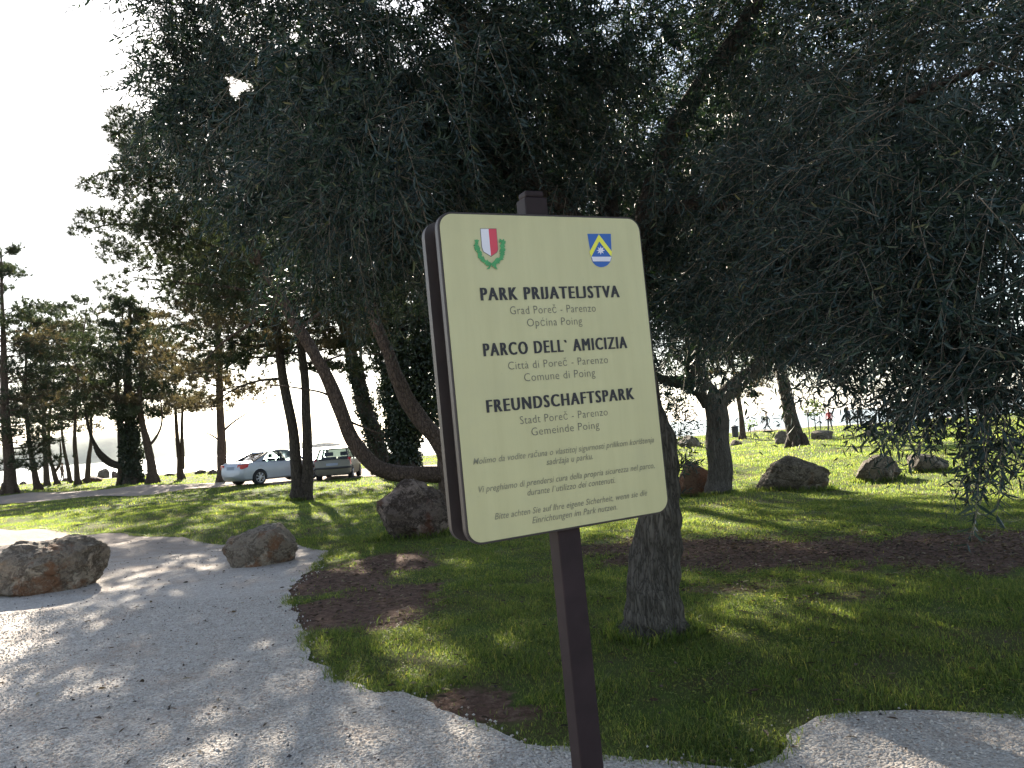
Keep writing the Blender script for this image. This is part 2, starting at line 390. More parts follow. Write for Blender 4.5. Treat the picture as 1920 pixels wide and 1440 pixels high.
def b_gravel(t):
    c = coords(t, world=True)
    v = N(t, 'TexVoronoi'); v.inputs['Scale'].default_value = 75; t.links.new(c, v.inputs['Vector'])
    v2 = N(t, 'TexVoronoi'); v2.inputs['Scale'].default_value = 34; t.links.new(c, v2.inputs['Vector'])
    n1 = noise(t, c, 1.3, 5); n2 = noise(t, c, 9, 5); n3 = noise(t, c, 3.2, 4)
    sep = N(t, 'SeparateColor'); t.links.new(v.outputs['Color'], sep.inputs[0])
    col = ramp(t, sep.outputs[0], [(0, (.40, .37, .345)), (.5, (.54, .505, .47)), (.85, (.66, .63, .595)), (1, (.28, .22, .18))])
    col = mixc(t, ramp(t, n2, [(.3, (.35, .35, .35)), (.6, (0, 0, 0))]), col, (.36, .30, .25))
    col = mixc(t, ramp(t, n1, [(.52, (0, 0, 0)), (.72, (.6, .6, .6))]), col, (.42, .32, .25))
    col = mixc(t, ramp(t, n3, [(.62, (0, 0, 0)), (.78, (.5, .5, .5))]), col, (.38, .33, .28))
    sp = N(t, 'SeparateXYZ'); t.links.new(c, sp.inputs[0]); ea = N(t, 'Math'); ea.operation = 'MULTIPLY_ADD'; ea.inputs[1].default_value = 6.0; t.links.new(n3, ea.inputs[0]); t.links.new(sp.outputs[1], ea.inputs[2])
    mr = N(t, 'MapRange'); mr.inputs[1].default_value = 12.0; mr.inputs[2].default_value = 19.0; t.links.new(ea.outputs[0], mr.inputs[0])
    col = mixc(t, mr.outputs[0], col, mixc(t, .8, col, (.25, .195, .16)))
    h = N(t, 'Math'); h.operation = 'ADD'; t.links.new(v.outputs['Distance'], h.inputs[0]); t.links.new(v2.outputs['Distance'], h.inputs[1])
    h2 = N(t, 'Math'); h2.operation = 'MULTIPLY_ADD'; h2.inputs[1].default_value = -1; t.links.new(h.outputs[0], h2.inputs[0]); t.links.new(n2, h2.inputs[2])
    n6 = noise(t, c, 5.5, 3, .5); b2 = N(t, 'Bump'); b2.inputs['Strength'].default_value = .8; b2.inputs['Distance'].default_value = .05; t.links.new(n6, b2.inputs['Height'])
    b1 = N(t, 'Bump'); b1.inputs['Strength'].default_value = .9; b1.inputs['Distance'].default_value = .016; t.links.new(h2.outputs[0], b1.inputs['Height']); t.links.new(b2.outputs[0], b1.inputs['Normal'])
    return pbr(t, col, .9, nrm=b1.outputs[0], spec=.2)
M_GRAV = mat('crushed_limestone', b_gravel)
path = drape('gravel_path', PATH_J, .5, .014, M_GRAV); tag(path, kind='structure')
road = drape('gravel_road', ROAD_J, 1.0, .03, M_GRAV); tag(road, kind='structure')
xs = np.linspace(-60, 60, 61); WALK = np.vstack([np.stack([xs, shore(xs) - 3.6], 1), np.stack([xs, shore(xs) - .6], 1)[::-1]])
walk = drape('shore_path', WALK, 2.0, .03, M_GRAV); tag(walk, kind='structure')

s = MB(); s.add([[-9000, 70, -2.2], [9000, 70, -2.2], [9000, 15000, -2.2], [-9000, 15000, -2.2]], np.array([[0, 1, 2, 3]]))
def b_sea(t):
    c = coords(t, (.6, .25, 1), world=True); n = noise(t, c, 1.0, 4); n2 = noise(t, coords(t, (.05, .02, 1), world=True), 1.0, 3)
    a = N(t, 'Math'); a.operation = 'ADD'; t.links.new(n, a.inputs[0]); t.links.new(n2, a.inputs[1])
    return pbr(t, (.02, .05, .07), .22, nrm=bump(t, a.outputs[0], .35, .3))
sea = s.build('sea', mat('sea_water', b_sea)); tag(sea, kind='structure')
# far headland across the bay
hm = MB(); hx = np.linspace(-3800, -900, 90); rows = []
for k, fr in enumerate(np.linspace(0, 1, 10)):
    prof = 135 * np.exp(-((hx + 2150) / 900) ** 2) * (1 + .12 * np.sin(hx * .006) + .06 * np.sin(hx * .017 + 1)) * np.sin(fr * np.pi) - 3
    rows.append(np.stack([hx, 3300 + 900 * fr + 0 * hx, prof], 1))
V = np.array(rows); ii = np.arange(10 * 90).reshape(10, 90)
hm.add(V.reshape(-1, 3), [np.stack([ii[:-1, :-1], ii[:-1, 1:], ii[1:, 1:], ii[1:, :-1]], -1).reshape(-1, 4)])
hills = hm.build('hills', plain('far_wooded_hill', (.055, .08, .04), .95, var=.4, scale=.02)); tag(hills, kind='structure')

# air: one closed box of thin haze round everything
hb = MB(); hb.box((-9200, -130, -6), (9200, 15200, 190))
hmat = bpy.data.materials.new('thin_haze'); hmat.use_nodes = True; ht = hmat.node_tree; ht.nodes.clear()
ho = ht.nodes.new('ShaderNodeOutputMaterial'); hv = ht.nodes.new('ShaderNodeVolumePrincipled'); hv.inputs['Color'].default_value = (.82, .90, 1.0, 1); hv.inputs['Density'].default_value = .00003; hv.inputs['Anisotropy'].default_value = .3
ht.links.new(hv.outputs[0], ho.inputs['Volume']); haze = hb.build('haze', hmat); tag(haze, kind='stuff')

# ------------------------------------------------------------------ information sign
SC = np.array([0.13173, 2.12058, 1.70988]); SYAW, SLEAN, SPIT = map(math.radians, (26.135, -1.915, .366))
SR = Matrix.Rotation(SYAW, 3, 'Z') @ Matrix.Rotation(SLEAN, 3, 'Y') @ Matrix.Rotation(SPIT, 3, 'X')
SRn = np.array(SR); ZB = -(SC[2]) / SRn[2, 2]                      # local height of the ground below the panel centre
base = SC + SRn @ np.array([0, .065, ZB])
def sgn_local(px, py):
    """pixel -> (x, z) on the panel face, local to the panel centre"""
    d = ray(px, py); n = SRn[:, 1]; t = ((SC - CAM) @ n) / (d @ n); q = SRn.T @ (CAM + d * t - SC); return q[0], q[2]
sign = empty('information_sign', base); sign.rotation_euler = SR.to_euler()
tag(sign, 'cream park information sign with crests and three languages on a brown post', 'sign')
OY, OZ = -.065, -ZB                                               # panel centre in the root's frame
PW, PH = .615, .84
def rrect(w, h, r, n=8):
    P = []
    for cx, cz, a0 in ((w / 2 - r, h / 2 - r, 0), (-w / 2 + r, h / 2 - r, 90), (-w / 2 + r, -h / 2 + r, 180), (w / 2 - r, -h / 2 + r, 270)):
        for k in range(n + 1):
            a = math.radians(a0 + 90 * k / n); P.append((cx + r * math.cos(a), cz + r * math.sin(a)))
    return np.array(P)
def slab(name, P, y0, y1, m, parent, hollow=None):
    """flat outline (x, z) given thickness along y; y0 is the face towards the viewer"""
    bm = bmesh.new(); a = [bm.verts.new((p[0], y0, p[1])) for p in P]; b = [bm.verts.new((p[0], y1, p[1])) for p in P]
    bm.faces.new(a); bm.faces.new(b[::-1])
    for i in range(len(P)):
        j = (i + 1) % len(P); bm.faces.new((a[i], b[i], b[j], a[j]))
    bmesh.ops.recalc_face_normals(bm, faces=bm.faces[:])
    me = bpy.data.meshes.new(name); bm.to_mesh(me); bm.free(); me.materials.append(m)
    o = bpy.data.objects.new(name, me); COL.objects.link(o); o.parent = parent; return o
fr = slab('frame', rrect(PW + .012, PH + .012, .042) + [0, OZ], OY + .002, OY + .024, M_FRAME, sign)
mb = fr.modifiers.new('bevel', 'BEVEL'); mb.width = .002; mb.segments = 2; mb.limit_method = 'ANGLE'
face = slab('panel', rrect(PW, PH, .036) + [0, OZ], OY, OY + .012, M_PANEL, sign)
fr2 = slab('frame', rrect(PW + .012, PH + .012, .042) + [0, OZ], OY + .100, OY + .122, M_FRAME, sign)
face2 = slab('panel', rrect(PW, PH, .036) + [0, OZ], OY + .112, OY + .124, M_PANEL, sign)
p = MB(); p.box((-.035, -.028, 0), (.035, .028, OZ + .485)); post = p.build('post', M_POST, sign, .004)
p = MB(); p.box((-.029, -.023, OZ + .486), (.029, .023, OZ + .505)); p.build('post_cap', M_POST, sign, .005)
for zz in (.28, -.28):
    p = MB(); p.box((-.25, -.039, OZ + zz - .02), (.25, -.0285, OZ + zz + .02)); p.box((-.25, .0285, OZ + zz - .02), (.25, .034, OZ + zz + .02)); p.build('bracket', M_FRAME, sign)
p = MB(); p.box((-.285, -.0402, OZ - .40), (-.262, .0342, OZ + .40)); p.build('side_channel', M_FRAME, sign)
p = MB(); p.box((.262, -.0402, OZ - .40), (.285, .0342, OZ + .40)); p.build('side_channel', M_FRAME, sign)

def lettering(name, text, l, r, top, m, bold=0.0, shear=0.0, space=1.0, lift=.0015, heavy=0.0):
    """one line of writing: l, r are the ends of its baseline in the photograph, top a cap-height point above l"""
    cu = bpy.data.curves.new(name, 'FONT'); cu.body = text; cu.size = 1; cu.offset = bold; cu.shear = shear; cu.space_character = space; cu.resolution_u = 3
    tmp = bpy.data.objects.new('tmp', cu); COL.objects.link(tmp); dg = bpy.context.evaluated_depsgraph_get()
    me = bpy.data.meshes.new_from_object(tmp.evaluated_get(dg)); bpy.data.objects.remove(tmp); bpy.data.curves.remove(cu)
    n = len(me.vertices); co = np.zeros(n * 3); me.vertices.foreach_get('co', co); co = co.reshape(-1, 3)
    polys = [list(p_.vertices) for p_ in me.polygons]; bpy.data.meshes.remove(me)
    if heavy:                                                     # capitals that hang below the line are pulled up onto it
        par = list(range(n))
        def find(i):
            while par[i] != i: par[i] = par[par[i]]; i = par[i]
            return i
        for f_ in polys:
            for i in f_[1:]: par[find(i)] = find(f_[0])
        root = np.array([find(i) for i in range(n)])
        for g_ in set(root):
            k = root == g_; y0, y1 = co[k, 1].min(), co[k, 1].max()
            if y0 < -.05: co[k, 1] = (co[k, 1] - y0) / (y1 - y0) * y1
    a = np.array(sgn_local(*l)); b = np.array(sgn_local(*r)); c = np.array(sgn_local(*top))
    capH = abs(c[1] - a[1]); zb = (a[1] + b[1]) / 2
    x0, x1 = co[:, 0].min() - heavy, co[:, 0].max() + heavy; sx = (b[0] - a[0]) / (x1 - x0); sz = capH / .729
    VV, FF = [], []
    for j, dx in enumerate((0,) if not heavy else (-heavy, -heavy / 3, heavy / 3, heavy)):
        VV.append(np.stack([a[0] + (co[:, 0] + dx - x0) * sx, np.full(n, OY - lift - j * .00015), OZ + zb + co[:, 1] * sz], 1)); FF += [[i + j * n for i in f_] for f_ in polys]
    me = bpy.data.meshes.new(name); me.from_pydata(np.concatenate(VV).tolist(), [], FF); me.materials.append(m)
    o = bpy.data.objects.new(name, me); COL.objects.link(o); o.parent = face; return o
for tx, l, r, tp in (('PARK PRIJATELJSTVA', (901, 562.8), (1161.7, 558.3), (899.2, 537.3)), ('PARCO DELL` AMICIZIA', (906.5, 668), (1176, 653), (903.7, 642.5)), ('FREUNDSCHAFTSPARK', (912.3, 773.4), (1189.4, 749), (910.2, 748.2))):
    lettering('lettering', tx, l, r, tp, M_INK, bold=.0, space=1.25, heavy=.058)
for tx, l, r, tp in (('Grad Poreč - Parenzo', (956.6, 588.9), (1117, 585.3), (956, 572.5)), ('Općina Poing', (988.5, 611.5), (1091.5, 609.3), (987.5, 595.6)), ('Città di Poreč - Parenzo', (953, 692.8), (1139.8, 681.3), (952, 677)), ('Comune di Poing', (983, 714), (1116, 706.8), (982, 697.7)), ('Stadt Poreč - Parenzo', (975.3, 795), (1139.4, 779.4), (974, 779)), ('Gemeinde Poing', (996.7, 815.9), (1123.7, 804.2), (995.5, 800))):
    lettering('lettering', tx, l, r, tp, M_INK2, bold=-.012, space=1.08)
for tx, l, r in (('Molimo da vodite računa o vlastitoj sigurnosti prilikom korištenja', (886.8, 871.3), (1226, 829.3)), ('sadržaja u parku.', (1024.4, 871.3), (1111.5, 861.4)), ('Vi preghiamo di prendersi cura della propria sicurezza nel parco,', (897.7, 922.7), (1227, 878.2)), ('durante l`utilizzo dei contenuti.', (988.8, 929.6), (1153, 904.9)), ('Bitte achten Sie auf Ihre eigene Sicherheit, wenn sie die', (927.4, 973.2), (1213.4, 929.6)), ('Einrichtungen im Park nutzen.', (997.7, 981.1), (1157, 955.4))):
    lettering('lettering', tx, l, r, (l[0] - 1, l[1] - 12.5), M_INK3, bold=.002, shear=.3, space=1.02)
# the two crests: flat pieces printed on the face
def crest(name, pieces, mats):
    bm = bmesh.new()
    for k, (P, mi, lift) in enumerate(pieces):
        q = [sgn_local(870 + a / 6.4, 410 + b / 6.4) for a, b in P]
        vs = [bm.verts.new((x, OY - .0008 - lift * .0007, OZ + z)) for x, z in q]
        f = bm.faces.new(vs); f.material_index = mi
        f.normal_update()
        if f.normal.y > 0: f.normal_flip()
    bmesh.ops.triangulate(bm, faces=bm.faces[:])
    me = bpy.data.meshes.new(name); bm.to_mesh(me); bm.free()
    for m in mats: me.materials.append(m)
    o = bpy.data.objects.new(name, me); COL.objects.link(o); o.parent = face
pc = [([(190, 118), (388, 118), (410, 370), (396, 408), (322, 460), (228, 400), (208, 345)], 3, 0),
      ([(196, 124), (291, 124), (321, 450), (232, 395), (214, 342)], 0, 1), ([(291, 124), (384, 124), (404, 368), (390, 402), (321, 450)], 1, 1)]
q = np.random.default_rng(5)
for side in (0, 1):
    path_ = spline([(148, 275), (158, 360), (190, 450), (240, 510), (300, 560)], 5) if side == 0 else spline([(458, 275), (466, 360), (450, 440), (408, 500), (345, 555)], 5)
    for k, (cx, cy) in enumerate(path_):
        for j in range(2):
            a = q.uniform(0, 6.28); rr = q.uniform(20, 31)
            ox, oy = q.normal(size=2) * 10
            pc.append(([(cx + ox + rr * math.cos(a + u * 1.0472) * (1 if u % 2 else .55), cy + oy + rr * math.sin(a + u * 1.0472) * (1 if u % 2 else .55)) for u in range(6)], 2, 2 + (k * 2 + j) * .03 + side * .8))
pc += [([(300, 520), (330, 545), (300, 605), (262, 612), (290, 580)], 2, 4), ([(345, 520), (320, 545), (365, 600), (398, 615), (380, 575)], 2, 4.2)]
crest('crest', pc, [M_SWHITE, M_SRED, M_SGRN, M_INK2])
arc = [(1525 + 130 * (1 - math.cos(a)) , 455 + 128 * math.sin(a)) for a in np.linspace(0, math.pi, 15)]
arc = [(1525 + (x - 1525) * .94, y) for x, y in arc]
star = [(1637 + (52 if k % 2 == 0 else 24) * math.sin(k * math.pi / 8), 382 - (54 if k % 2 == 0 else 25) * math.cos(k * math.pi / 8)) for k in range(16)]
crest('crest', [([(1478, 182), (1760, 182), (1772, 455)] + arc[::-1], 0, 0), ([(1615, 190), (1772, 398), (1766, 458), (1619, 275), (1524, 462), (1502, 400)], 1, 1),
                (star, 2, 1), ([(1527, 458), (1766, 458), (1750, 514), (1543, 514)], 2, 1.4)], [M_SBLUE, M_SYEL, M_SWHITE])

# ------------------------------------------------------------------ boulders
def boulder(px, py, wpx, hpx, seed, m, label, sub=4, dr=.75, yaw=0.0, cuts=9, peak=0.0, sink=.34, rough=.10, group=None, notch=None):
    P0 = gnd(px, py); D = P0[1]; w = wpx * D / F_PX; h = hpx * D / F_PX * .9; d = w * dr
    bm = bmesh.new(); bmesh.ops.create_icosphere(bm, subdivisions=sub, radius=1)
    q = np.random.default_rng(seed); V = np.array([v.co for v in bm.verts])
    for _ in range(cuts):
        n = norm(q.normal(size=3)); k = q.uniform(.55, .85); e = np.maximum(0, V @ n - k); V = V - e[:, None] * n * .92
    for _ in range(16):
        n = norm(q.normal(size=3)); e = np.maximum(0, V @ n - np.quantile(V @ n, q.uniform(.90, .985))); V = V - e[:, None] * n * .95
    if peak: V[:, :2] *= (1 - peak * np.clip((V[:, 2:3] + .6) / 1.6, 0, 1))
    if notch is not None:
        n = norm(np.array(notch[:3])); V = V - n * (notch[3] * np.exp(-((V @ norm(np.array(notch[4:7]))) / .28) ** 2) * np.clip(V @ n, 0, 1))[:, None]
    off = Vector((seed * 3.1, seed * 1.7, 0))
    dl = np.array([mnoise.fractal(Vector(v) * 1.6 + off, .9, 2.1, 5) * rough * .75 + (mnoise.ridged_multi_fractal(Vector(v) * 2.6 + off, .8, 2.2, 5, 1, 2) - 1.0) * rough * .38 + (mnoise.voronoi(Vector(v) * 2.4 + off)[0][1] - mnoise.voronoi(Vector(v) * 2.4 + off)[0][0] > .12) * rough * .35 for v in V])
    V = V * (1 + dl[:, None])
    lo, hi = V.min(0), V.max(0); V = (V - (lo + hi) / 2) / (hi - lo)
    V = V * np.array([w, d, h * (1 + sink)]); c, s_ = math.cos(yaw), math.sin(yaw)
    V[:, :2] = V[:, :2] @ np.array([[c, s_], [-s_, c]]) if yaw else V[:, :2]
    V[:, 2] += h * (1 + sink) / 2 - h * sink
    for v, x in zip(bm.verts, V): v.co = x
    me = bpy.data.meshes.new('boulder'); bm.to_mesh(me); bm.free(); me.materials.append(m)
    for f in me.polygons: f.use_smooth = True
    me.set_sharp_from_angle(angle=math.radians(32))
    o = bpy.data.objects.new('boulder', me); COL.objects.link(o)
    y = P0[1] + d * .42; x = P0[0] + (P0[0] / P0[1]) * d * .42
    o.location = (x, y, float(height(x, y))); tag(o, label, 'boulder', group); return o
BG = 'boulders set out on the park lawn'
boulder(90, 1118, 215, 112, 11, M_ROCK, 'large pale boulder with rust stains and a saddle top on the gravel path', 6, .8, .1, 10, notch=(0, 0, 1, .3, 1, .2, 0))
boulder(490, 1060, 138, 82, 4, M_ROCK, 'squat pale and brown boulder on the far rim of the gravel path', 5, .8, .3, 12)
boulder(778, 1012, 140, 122, 23, M_ROCKD, 'dark red brown boulder against the curved pine trunk beside the sign', 5, .8, .2, 10, rough=.14)
boulder(1487, 920, 138, 74, 31, M_ROCKG, 'long dark rounded boulder on the sunny lawn right of the forked olive', 5, .7, 0, 7, group=BG)
boulder(1645, 901, 78, 54, 45, M_ROCKG, 'grey lopsided boulder on the lawn beside the long dark boulder', 5, .8, 0, 9, peak=.15, group=BG)
boulder(1742, 889, 72, 38, 52, M_ROCKG, 'low grey boulder half hidden behind hanging olive leaves', 4, .8, 0, 9, group=BG)
boulder(1305, 924, 80, 76, 61, M_ROCKR, 'rusty orange boulder between the olive trunk and the forked tree', 5, .9, .5, 8, peak=.18, rough=.07, group=BG)
boulder(1292, 841, 48, 26, 71, M_ROCKG, 'small grey boulder far out on the lawn left of the forked trunk', 3, .8, group=BG)
boulder(1380, 835, 24, 13, 72, M_ROCKD, 'small flat dark boulder just right of the forked trunk', 3, .8, group=BG)
boulder(1467, 833, 26, 28, 73, M_ROCKG, 'upright grey boulder behind the leaning pine on the lawn', 3, .8, group=BG)
boulder(1543, 826, 40, 20, 74, M_ROCKG, 'low wedge shaped boulder in front of the sapling', 3, .8, group=BG)
boulder(1634, 820, 30, 34, 75, M_ROCKG, 'pointed grey boulder standing far out on the lawn', 3, .8, peak=.75, group=BG)
GR = 'stones along the shore among the pines'
for k, (a, b, c, d, lb) in enumerate(((43, 909, 13, 7, 'tiny dark stone by the thick pine at the photo edge'), (172, 905, 40, 12, 'long low dark stone left of the ivy covered pines'), (192, 897, 26, 22, 'large grey shore stone behind the long low dark stone'),
        (216, 896, 14, 14, 'grey shore stone beside the ivy covered pines'), (318, 894, 20, 9, 'flat dark stone between two slim pine trunks'), (375, 888, 22, 9, 'low dark stone behind the twin stemmed slim pine'), (398, 889, 22, 13, 'dark blocky stone just left of the silver sedan'),
        (122, 903, 12, 8, 'small stone under the leaning slim pines'))):
    boulder(a, b, c, d, 80 + k, M_ROCKD if k % 3 != 2 else M_ROCKG, lb, 3, .8, group=GR)

# ------------------------------------------------------------------ trees
def localize(mb, base):
    mb.v = [v - base for v in mb.v]; return mb
def tuft_needles(mb, P, D, n, l, w, mat=0, spread=.8):
    Q = np.repeat(P, n, 0); DD = norm(np.repeat(norm(D), n, 0) + rng.normal(size=(len(Q), 3)) * spread)
    k = sun_gap(Q, .22); Q, DD = Q[k], DD[k]
    needles(mb, Q, DD, l * rng.uniform(.7, 1.2, len(Q)), w * rng.uniform(.7, 1.3, len(Q)), mat)

# --- the near olive: its trunk stands behind the sign, its crown overhangs the path
def near_olive():
    base = gnd(1224, 1186); base[2] = -.05; r = empty('olive_tree', base)
    tag(r, 'big old olive tree behind the sign with hanging branches overhead', 'tree')
    A = lambda L: [at(*p) for p in L]
    t = MB()
    trunk = A([(1225, 1200, 6.02), (1226, 1150, 6.0), (1229, 1050, 6.0), (1236, 950, 6.0), (1232, 860, 6.0), (1208, 770, 6.0), (1185, 680, 6.0), (1168, 590, 6.0), (1165, 540, 6.0)])
    tube(t, trunk, [.34, .255, .205, .19, .182, .178, .17, .165, .14], 72, 16, wob=.05, seed=2, flute=.085)
    localize(t, base).build('trunk', M_BARK_O, r)
    limbs = [
        (A([(1168, 610, 6), (1195, 480, 6.1), (1235, 320, 6.3), (1300, 185, 6.5), (1385, 60, 6.6), (1450, -70, 6.7), (1500, -220, 6.9)]), [.13, .105, .09, .078, .068, .055, .035]),
        (A([(1375, 75, 6.6), (1420, 72, 6.5), (1462, 108, 6.4), (1500, 145, 6.3), (1560, 160, 6.2), (1615, 205, 6.0), (1680, 300, 5.8)]), [.075, .07, .065, .06, .045, .035, .02]),
        (A([(1530, 152, 6.25), (1585, 125, 6.2), (1650, 110, 6.2), (1740, 60, 6.1)]), [.035, .03, .025, .012]),
        (A([(1166, 600, 6), (1110, 470, 5.9), (1010, 350, 5.8), (900, 285, 5.7), (780, 230, 5.6), (640, 150, 5.6), (500, 90, 5.8)]), [.13, .11, .10, .085, .07, .05, .02]),
        (A([(1010, 350, 5.8), (930, 200, 5.4), (870, 60, 5.0), (800, -120, 4.7)]), [.08, .06, .05, .03]),
        (A([(1215, 400, 6.2), (1320, 380, 5.6), (1450, 400, 4.9), (1580, 410, 4.2), (1720, 420, 3.6), (1900, 450, 3.0)]), [.06, .055, .045, .035, .025, .012]),
        (A([(1450, 400, 4.9), (1580, 280, 4.2), (1720, 180, 3.6), (1860, 120, 3.1)]), [.04, .03, .022, .01]),
        (A([(1168, 590, 6), (1140, 400, 6.8), (1120, 200, 7.6), (1050, 0, 8.2)]), [.12, .10, .08, .05]),
        (A([(1175, 560, 6), (1300, 470, 7.2), (1500, 330, 8.2), (1700, 230, 9.0)]), [.09, .07, .05, .02]),
        (A([(900, 285, 5.7), (760, 300, 5.2), (650, 330, 4.7), (570, 400, 4.4)]), [.06, .045, .03, .012]),
    ]
    lm = MB()
    for k, (P, R_) in enumerate(limbs): tube(lm, P, R_, 12, 7, wob=.06, seed=k + 20)
    localize(lm, base).build('limb', M_BARK_D, r)
    clumps = [  # px, py, depth, rx, ry, rz (m), density factor
        (455, 40, 6.6, .85, 1.2, .62, .6), (350, 90, 6.9, .36, .8, .34, .6), (375, 180, 6.9, .40, .7, .32, .8), (345, 30, 6.8, .28, .6, .2, .6), (330, 110, 6.9, .22, .5, .16, .7), (340, 190, 7.0, .3, .6, .26, .8), (325, 250, 7.2, .3, .6, .22, .6), (580, 60, 5.8, .85, 1.1, .75, .6), (490, 250, 6.0, .65, .8, .5, 1.0), (530, 170, 6.0, .6, .8, .45, .9),
        (620, 250, 4.6, .55, .6, .5, .9), (690, 330, 4.0, .38, .5, .42, 1), (620, 420, 5.2, .55, .7, .4, 1), (760, 100, 5.0, .8, 1.0, .7, .6), (780, 300, 5.4, .7, .8, .55, 1.1), (900, 180, 5.6, .9, 1.0, .7, .6),
        (980, 60, 5.4, .9, 1.1, .7, .45), (1040, 260, 6.6, .9, 1.0, .6, .4), (1130, 80, 6.9, .9, 1.0, .7, .45), (1300, 40, 8.0, 1.0, 1.0, .7, .35), (1120, 380, 7.2, .8, .9, .5, .7), (900, 380, 6.2, .7, .8, .4, .8), (760, 460, 6.4, .7, .8, .4, .9),
        (1480, 60, 7.6, .8, .9, .5, .35), (1500, 40, 5.2, .6, .7, .4, .25), (1310, 170, 5.6, .55, .6, .42, .40), (1400, 90, 5.6, .4, .5, .3, .25), (1430, 340, 5.6, .8, .8, .42, .9), (1330, 440, 6.2, .7, .8, .55, .7), (1600, 120, 4.2, .7, .7, .5, .55), (1560, 330, 4.3, .6, .6, .5, 1.3), (1780, 120, 3.6, .65, .6, .5, .75), (1720, 330, 3.4, .5, .5, .42, 1.4),
        (1880, 260, 3.1, .45, .5, .5, 1.2), (1500, 470, 4.4, .5, .5, .42, 1.6), (1640, 470, 3.6, .45, .45, .4, 1.7), (1780, 500, 3.2, .42, .4, .38, 1.7), (1890, 500, 2.9, .36, .4, .4, 1.5), (1540, 600, 4.0, .40, .4, .28, 1.7),
        (1690, 620, 3.4, .36, .36, .28, 1.9), (1810, 640, 3.1, .34, .34, .28, 1.9), (1900, 660, 2.9, .28, .3, .26, 1.7), (1420, 560, 5.0, .5, .5, .35, 1.3), (1360, 520, 6.0, .55, .6, .35, 1.0), (1330, 320, 7.2, .8, .8, .5, .6),
        (1600, 655, 3.7, .24, .24, .10, 1.0), (1700, 690, 3.4, .24, .24, .10, 1.1), (1790, 700, 3.2, .24, .22, .11, 1.3), (1880, 730, 3.0, .20, .22, .13, 1.4), (1590, 40, 7.5, 1.2, 1.2, .7, .3), (1850, 60, 7.0, 1.3, 1.2, .8, .3), (1750, 260, 7.8, 1.3, 1.0, .6, .3),
        (1000, -350, 6.2, 2.6, 2.4, 1.0, .3), (500, -250, 6.2, 1.5, 1.6, .7, .4), (1600, -300, 5.5, 2.0, 2.0, .9, .3), (1250, 250, 9.0, 1.6, 1.2, .9, .25), (2150, 300, 4.5, 1.0, 1.4, 1.0, .5), (800, 180, 8.2, 1.6, 1.2, .8, .4),
    ]
    crown = MB()
    for (px, py, Y_, rx, ry, rz, dn) in clumps:
        c = at(px, py, Y_); n = int(430 * dn * (rx * ry * rz) ** .80 / .35) + 8; per = 6; nb_ = max(2, n // per)
        q = ball(nb_, .1) * [rx, ry, rz]; lean = rng.normal(size=3) * [.5, .5, .25]
        D = norm(q / [rx, ry, rz]) * .6 + lean + rng.normal(size=(nb_, 3)) * .35; D[:, 2] = D[:, 2] * .6 - .12
        S = np.repeat(c + q, per, 0) + rng.normal(size=(nb_ * per, 3)) * .045; D = np.repeat(norm(D), per, 0) + rng.normal(size=(nb_ * per, 3)) * .36; n = len(S)
        near = Y_ < 4.6
        twigs(crown, S, D, rng.uniform(.22, .5, n) * (.8 if near else 1.1), rng.uniform(.1, .65, n), .028 if near else .034, (.038, .062) if near else (.05, .078), .0115 if near else .0155, 0, 1, .0017)
    for (cx, cy, cz, rx, ry, rz, n) in ((3.2, 2.6, 4.6, 1.8, 1.8, .8, 520), (5.2, 4.6, 5.2, 2.0, 2.0, .9, 560), (2.6, -.4, 4.9, 2.0, 1.6, .8, 520), (5.6, 1.4, 4.8, 1.8, 2.0, .9, 520), (4.0, 7.6, 5.6, 2.2, 1.8, .9, 560), (.6, 5.5, 6.4, 2.0, 2.0, .8, 520), (7.5, 6, 4.6, 1.6, 2, 1.0, 420)):  # unseen clumps overhead, added to dim the skylight on the right-hand grass
        n = int(n * 1.6); u = ball(n, .1); D = norm(u) * .5 + rng.normal(size=(n, 3)) * .5
        twigs(crown, np.array([cx, cy, cz]) + u * [rx, ry, rz], D, rng.uniform(.4, .7, n), rng.uniform(.1, .6, n), .05, (.07, .10), .022, 0, 1, 0)
    # long bare-ended hanging shoots, the ones that reach lowest
    H = []
    for (px, py, Y_, ln, n) in ((1685, 760, 3.25, .16, 6), (1665, 740, 3.3, .14, 3), (1720, 720, 3.25, .16, 3), (1780, 740, 3.15, .16, 3), (1560, 700, 3.6, .14, 3), (1690, 790, 3.2, .10, 3), (1835, 770, 3.0, .28, 3), (1790, 760, 3.0, .2, 2), (1875, 800, 2.9, .28, 4), (1908, 820, 2.85, .32, 7), (1845, 860, 2.95, .14, 2), (1660, 560, 3.3, .4, 4), (1740, 420, 3.0, .5, 5), (1560, 420, 3.8, .5, 5), (1450, 380, 4.3, .5, 5), (1640, 280, 3.2, .5, 5), (1850, 380, 2.7, .5, 5),
                                (720, 230, 3.7, .5, 6), (650, 300, 3.9, .5, 6), (760, 330, 3.9, .5, 5), (830, 200, 4.2, .5, 5), (590, 250, 4.3, .5, 4), (890, 60, 4.0, .6, 5), (1240, 300, 5.0, .5, 5), (1150, 250, 5.0, .5, 5), (1330, 330, 5.0, .5, 5), (1080, 330, 5.2, .4, 4)):
        for _ in range(n):
            c = at(px + rng.normal() * 22, py + rng.normal() * 14, Y_ + rng.normal() * .12); H.append((c, norm(np.array([rng.normal() * .35, rng.normal() * .35, -.75])), ln * rng.uniform(.75, 1.2)))
    twigs(crown, np.array([h[0] for h in H]), np.array([h[1] for h in H]), np.array([h[2] for h in H]), np.full(len(H), .2), .024, (.048, .074), .0135, 0, 1, .0020)
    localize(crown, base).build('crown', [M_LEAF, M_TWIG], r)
    sh = MB(); n = 14                                             # low shoots from the trunk
